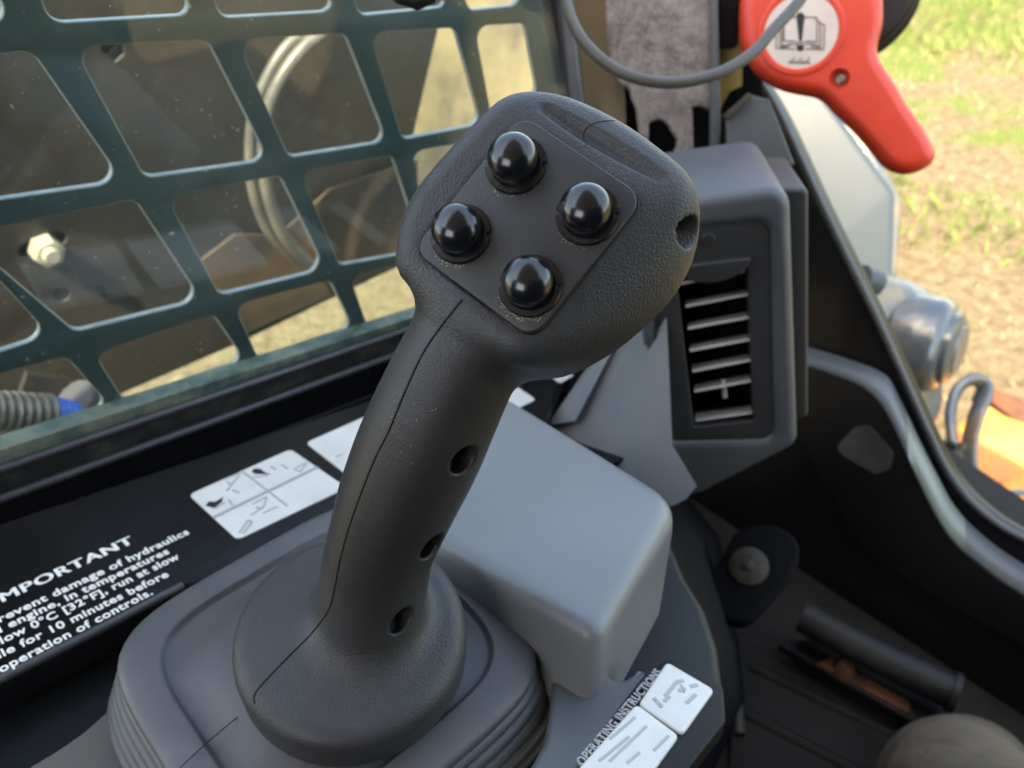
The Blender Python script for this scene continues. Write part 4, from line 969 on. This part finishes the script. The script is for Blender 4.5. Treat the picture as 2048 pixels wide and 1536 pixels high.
tube('boss', [OP.shift(.02).hit(1722, 556), OP.shift(.02).hit(1752, 566)], .018, M['armgrey'], pv, 16)
lp = [(1905, 880), (1900, 830), (1912, 785), (1940, 760), (1965, 765), (1968, 790), (1950, 840), (1938, 900), (1942, 960)]
tag(tube('lifting_loop', [P(x, y, 1.05) for x, y in spline(lp, 5)], .0105, M['casting'], None, 12, ry=.6), 'bent grey metal loop standing beside the pivot casting', 'loop')
OO = Frame(P(2000, 950, 1.35), [1, 0, 0], unit([-.35, -.35, -.87]))
oa = thing('orange_attachment', 'orange painted attachment on the ground at the right edge', 'attachment', w(OO.hit(2000, 1060)))
pp('upper_plate', OO, [(1900, 870), (1965, 800), (2010, 830), (2150, 880), (2150, 960), (2020, 990), (1960, 975)], .05, M['orange'], oa, bevel=.008, r=.01)
pp('lower_plate', OO.shift(.05), [(1955, 985), (2055, 940), (2200, 930), (2200, 1090), (2050, 1070), (1985, 1030)], .05, M['orange'], oa, bevel=.01, r=.012)
pp('dark_gap', OO.shift(.0), [(1975, 975), (2040, 955), (2160, 930), (2160, 960), (2040, 985), (1985, 1000)], .06, M['rust'], oa, rise=.012)
pp('brown_beam', OO.shift(-.06), [(1950, 780), (1990, 776), (2200, 850), (2200, 890), (2040, 850)], .06, M['rust'], oa, bevel=.006)
pp('apron', OO.shift(-.02), [(1880, 900), (1950, 880), (1990, 1030), (2048, 1080), (2200, 1140), (2200, 1250), (1900, 1150)], .05, M['tanbody'], oa, bevel=.006)
tag(tube('wire_loop', [P(x, y, 1.18) for x, y in spline([(2120, 990), (2050, 985), (2005, 990), (1992, 1008), (2000, 1030), (2030, 1048), (2100, 1055)], 5)], .005, M['casting'], None, 10), 'thin grey wire loop lying over the orange attachment', 'wire')
for k, px in enumerate(([(1895, 880), (1925, 920), (1935, 950), (1965, 990)], [(1930, 890), (1915, 930), (1950, 955), (1960, 1000)])):
    tag(tube('hose_bundle', [P(x, y, 1.08 - .02 * k) for x, y in spline(px, 5)], .009, M['casting'], None, 10), ('rear' if k else 'front') + ' short grey hose crossing below the pivot casting', 'hose', 'short hoses below the pivot')
# black clip hanging at the top of the window
tag(tube('black_clip', [P(x, y, .40) for x, y in ((740, -300), (768, -40), (800, -8), (835, 2), (858, -6), (872, -40), (880, -300))], [.004, .004, .004, .0045, .004, .003, .003], M['blackmatte'], None, 12), 'black clip end hanging into view above the window', 'clip')

# ------------------------------------------------------------------ grass and straw on the ground
def blades(name, n, area, hmin, hmax, m, label, keep=None):
    V, F = [], []
    while len(F) < n:
        x, y = rng.uniform(*area[0]), rng.uniform(*area[1])
        if keep and not keep(x, y): continue
        h = rng.uniform(hmin, hmax); a = rng.uniform(0, 6.28); b = rng.uniform(0, 6.28); wd2 = rng.uniform(.002, .005); ln_ = h * rng.uniform(.3, .9)
        z0 = .03 * math.sin(x * 1.3) * math.cos(y * .9) - .035; k = len(V); ca, sa = math.cos(a) * wd2, math.sin(a) * wd2
        V += [(x - ca, y - sa, z0), (x + ca, y + sa, z0), (x + ca * .7 + math.cos(b) * ln_ * .4, y + sa * .7 + math.sin(b) * ln_ * .4, z0 + h * .65), (x + math.cos(b) * ln_, y + math.sin(b) * ln_, z0 + h)]
        F.append((k, k + 1, k + 2, k + 3))
    o = mesh_obj(name, V, F, m, None, False); o['kind'] = 'stuff'; o['label'] = label; o['category'] = 'grass'
def clump(x, y): return math.sin(x * 2.1 + 1.3 * math.sin(y * 1.7)) + math.sin(y * 2.6 + x * .9) + .8 * math.sin(x * 5.3 + y * 4.1) > 1.25 - .9 * min(max((x + y - 4.2) / 1.6, -.4), 1.6)
blades('grass', 24000, ((.3, 8), (1.2, 11)), .03, .11, M['blade_green'], 'green grass growing on the dry ground outside', clump)
blades('straw', 26000, ((.3, 6), (1.0, 7)), .008, .035, M['straw'], 'dry straw litter lying on the ground outside')
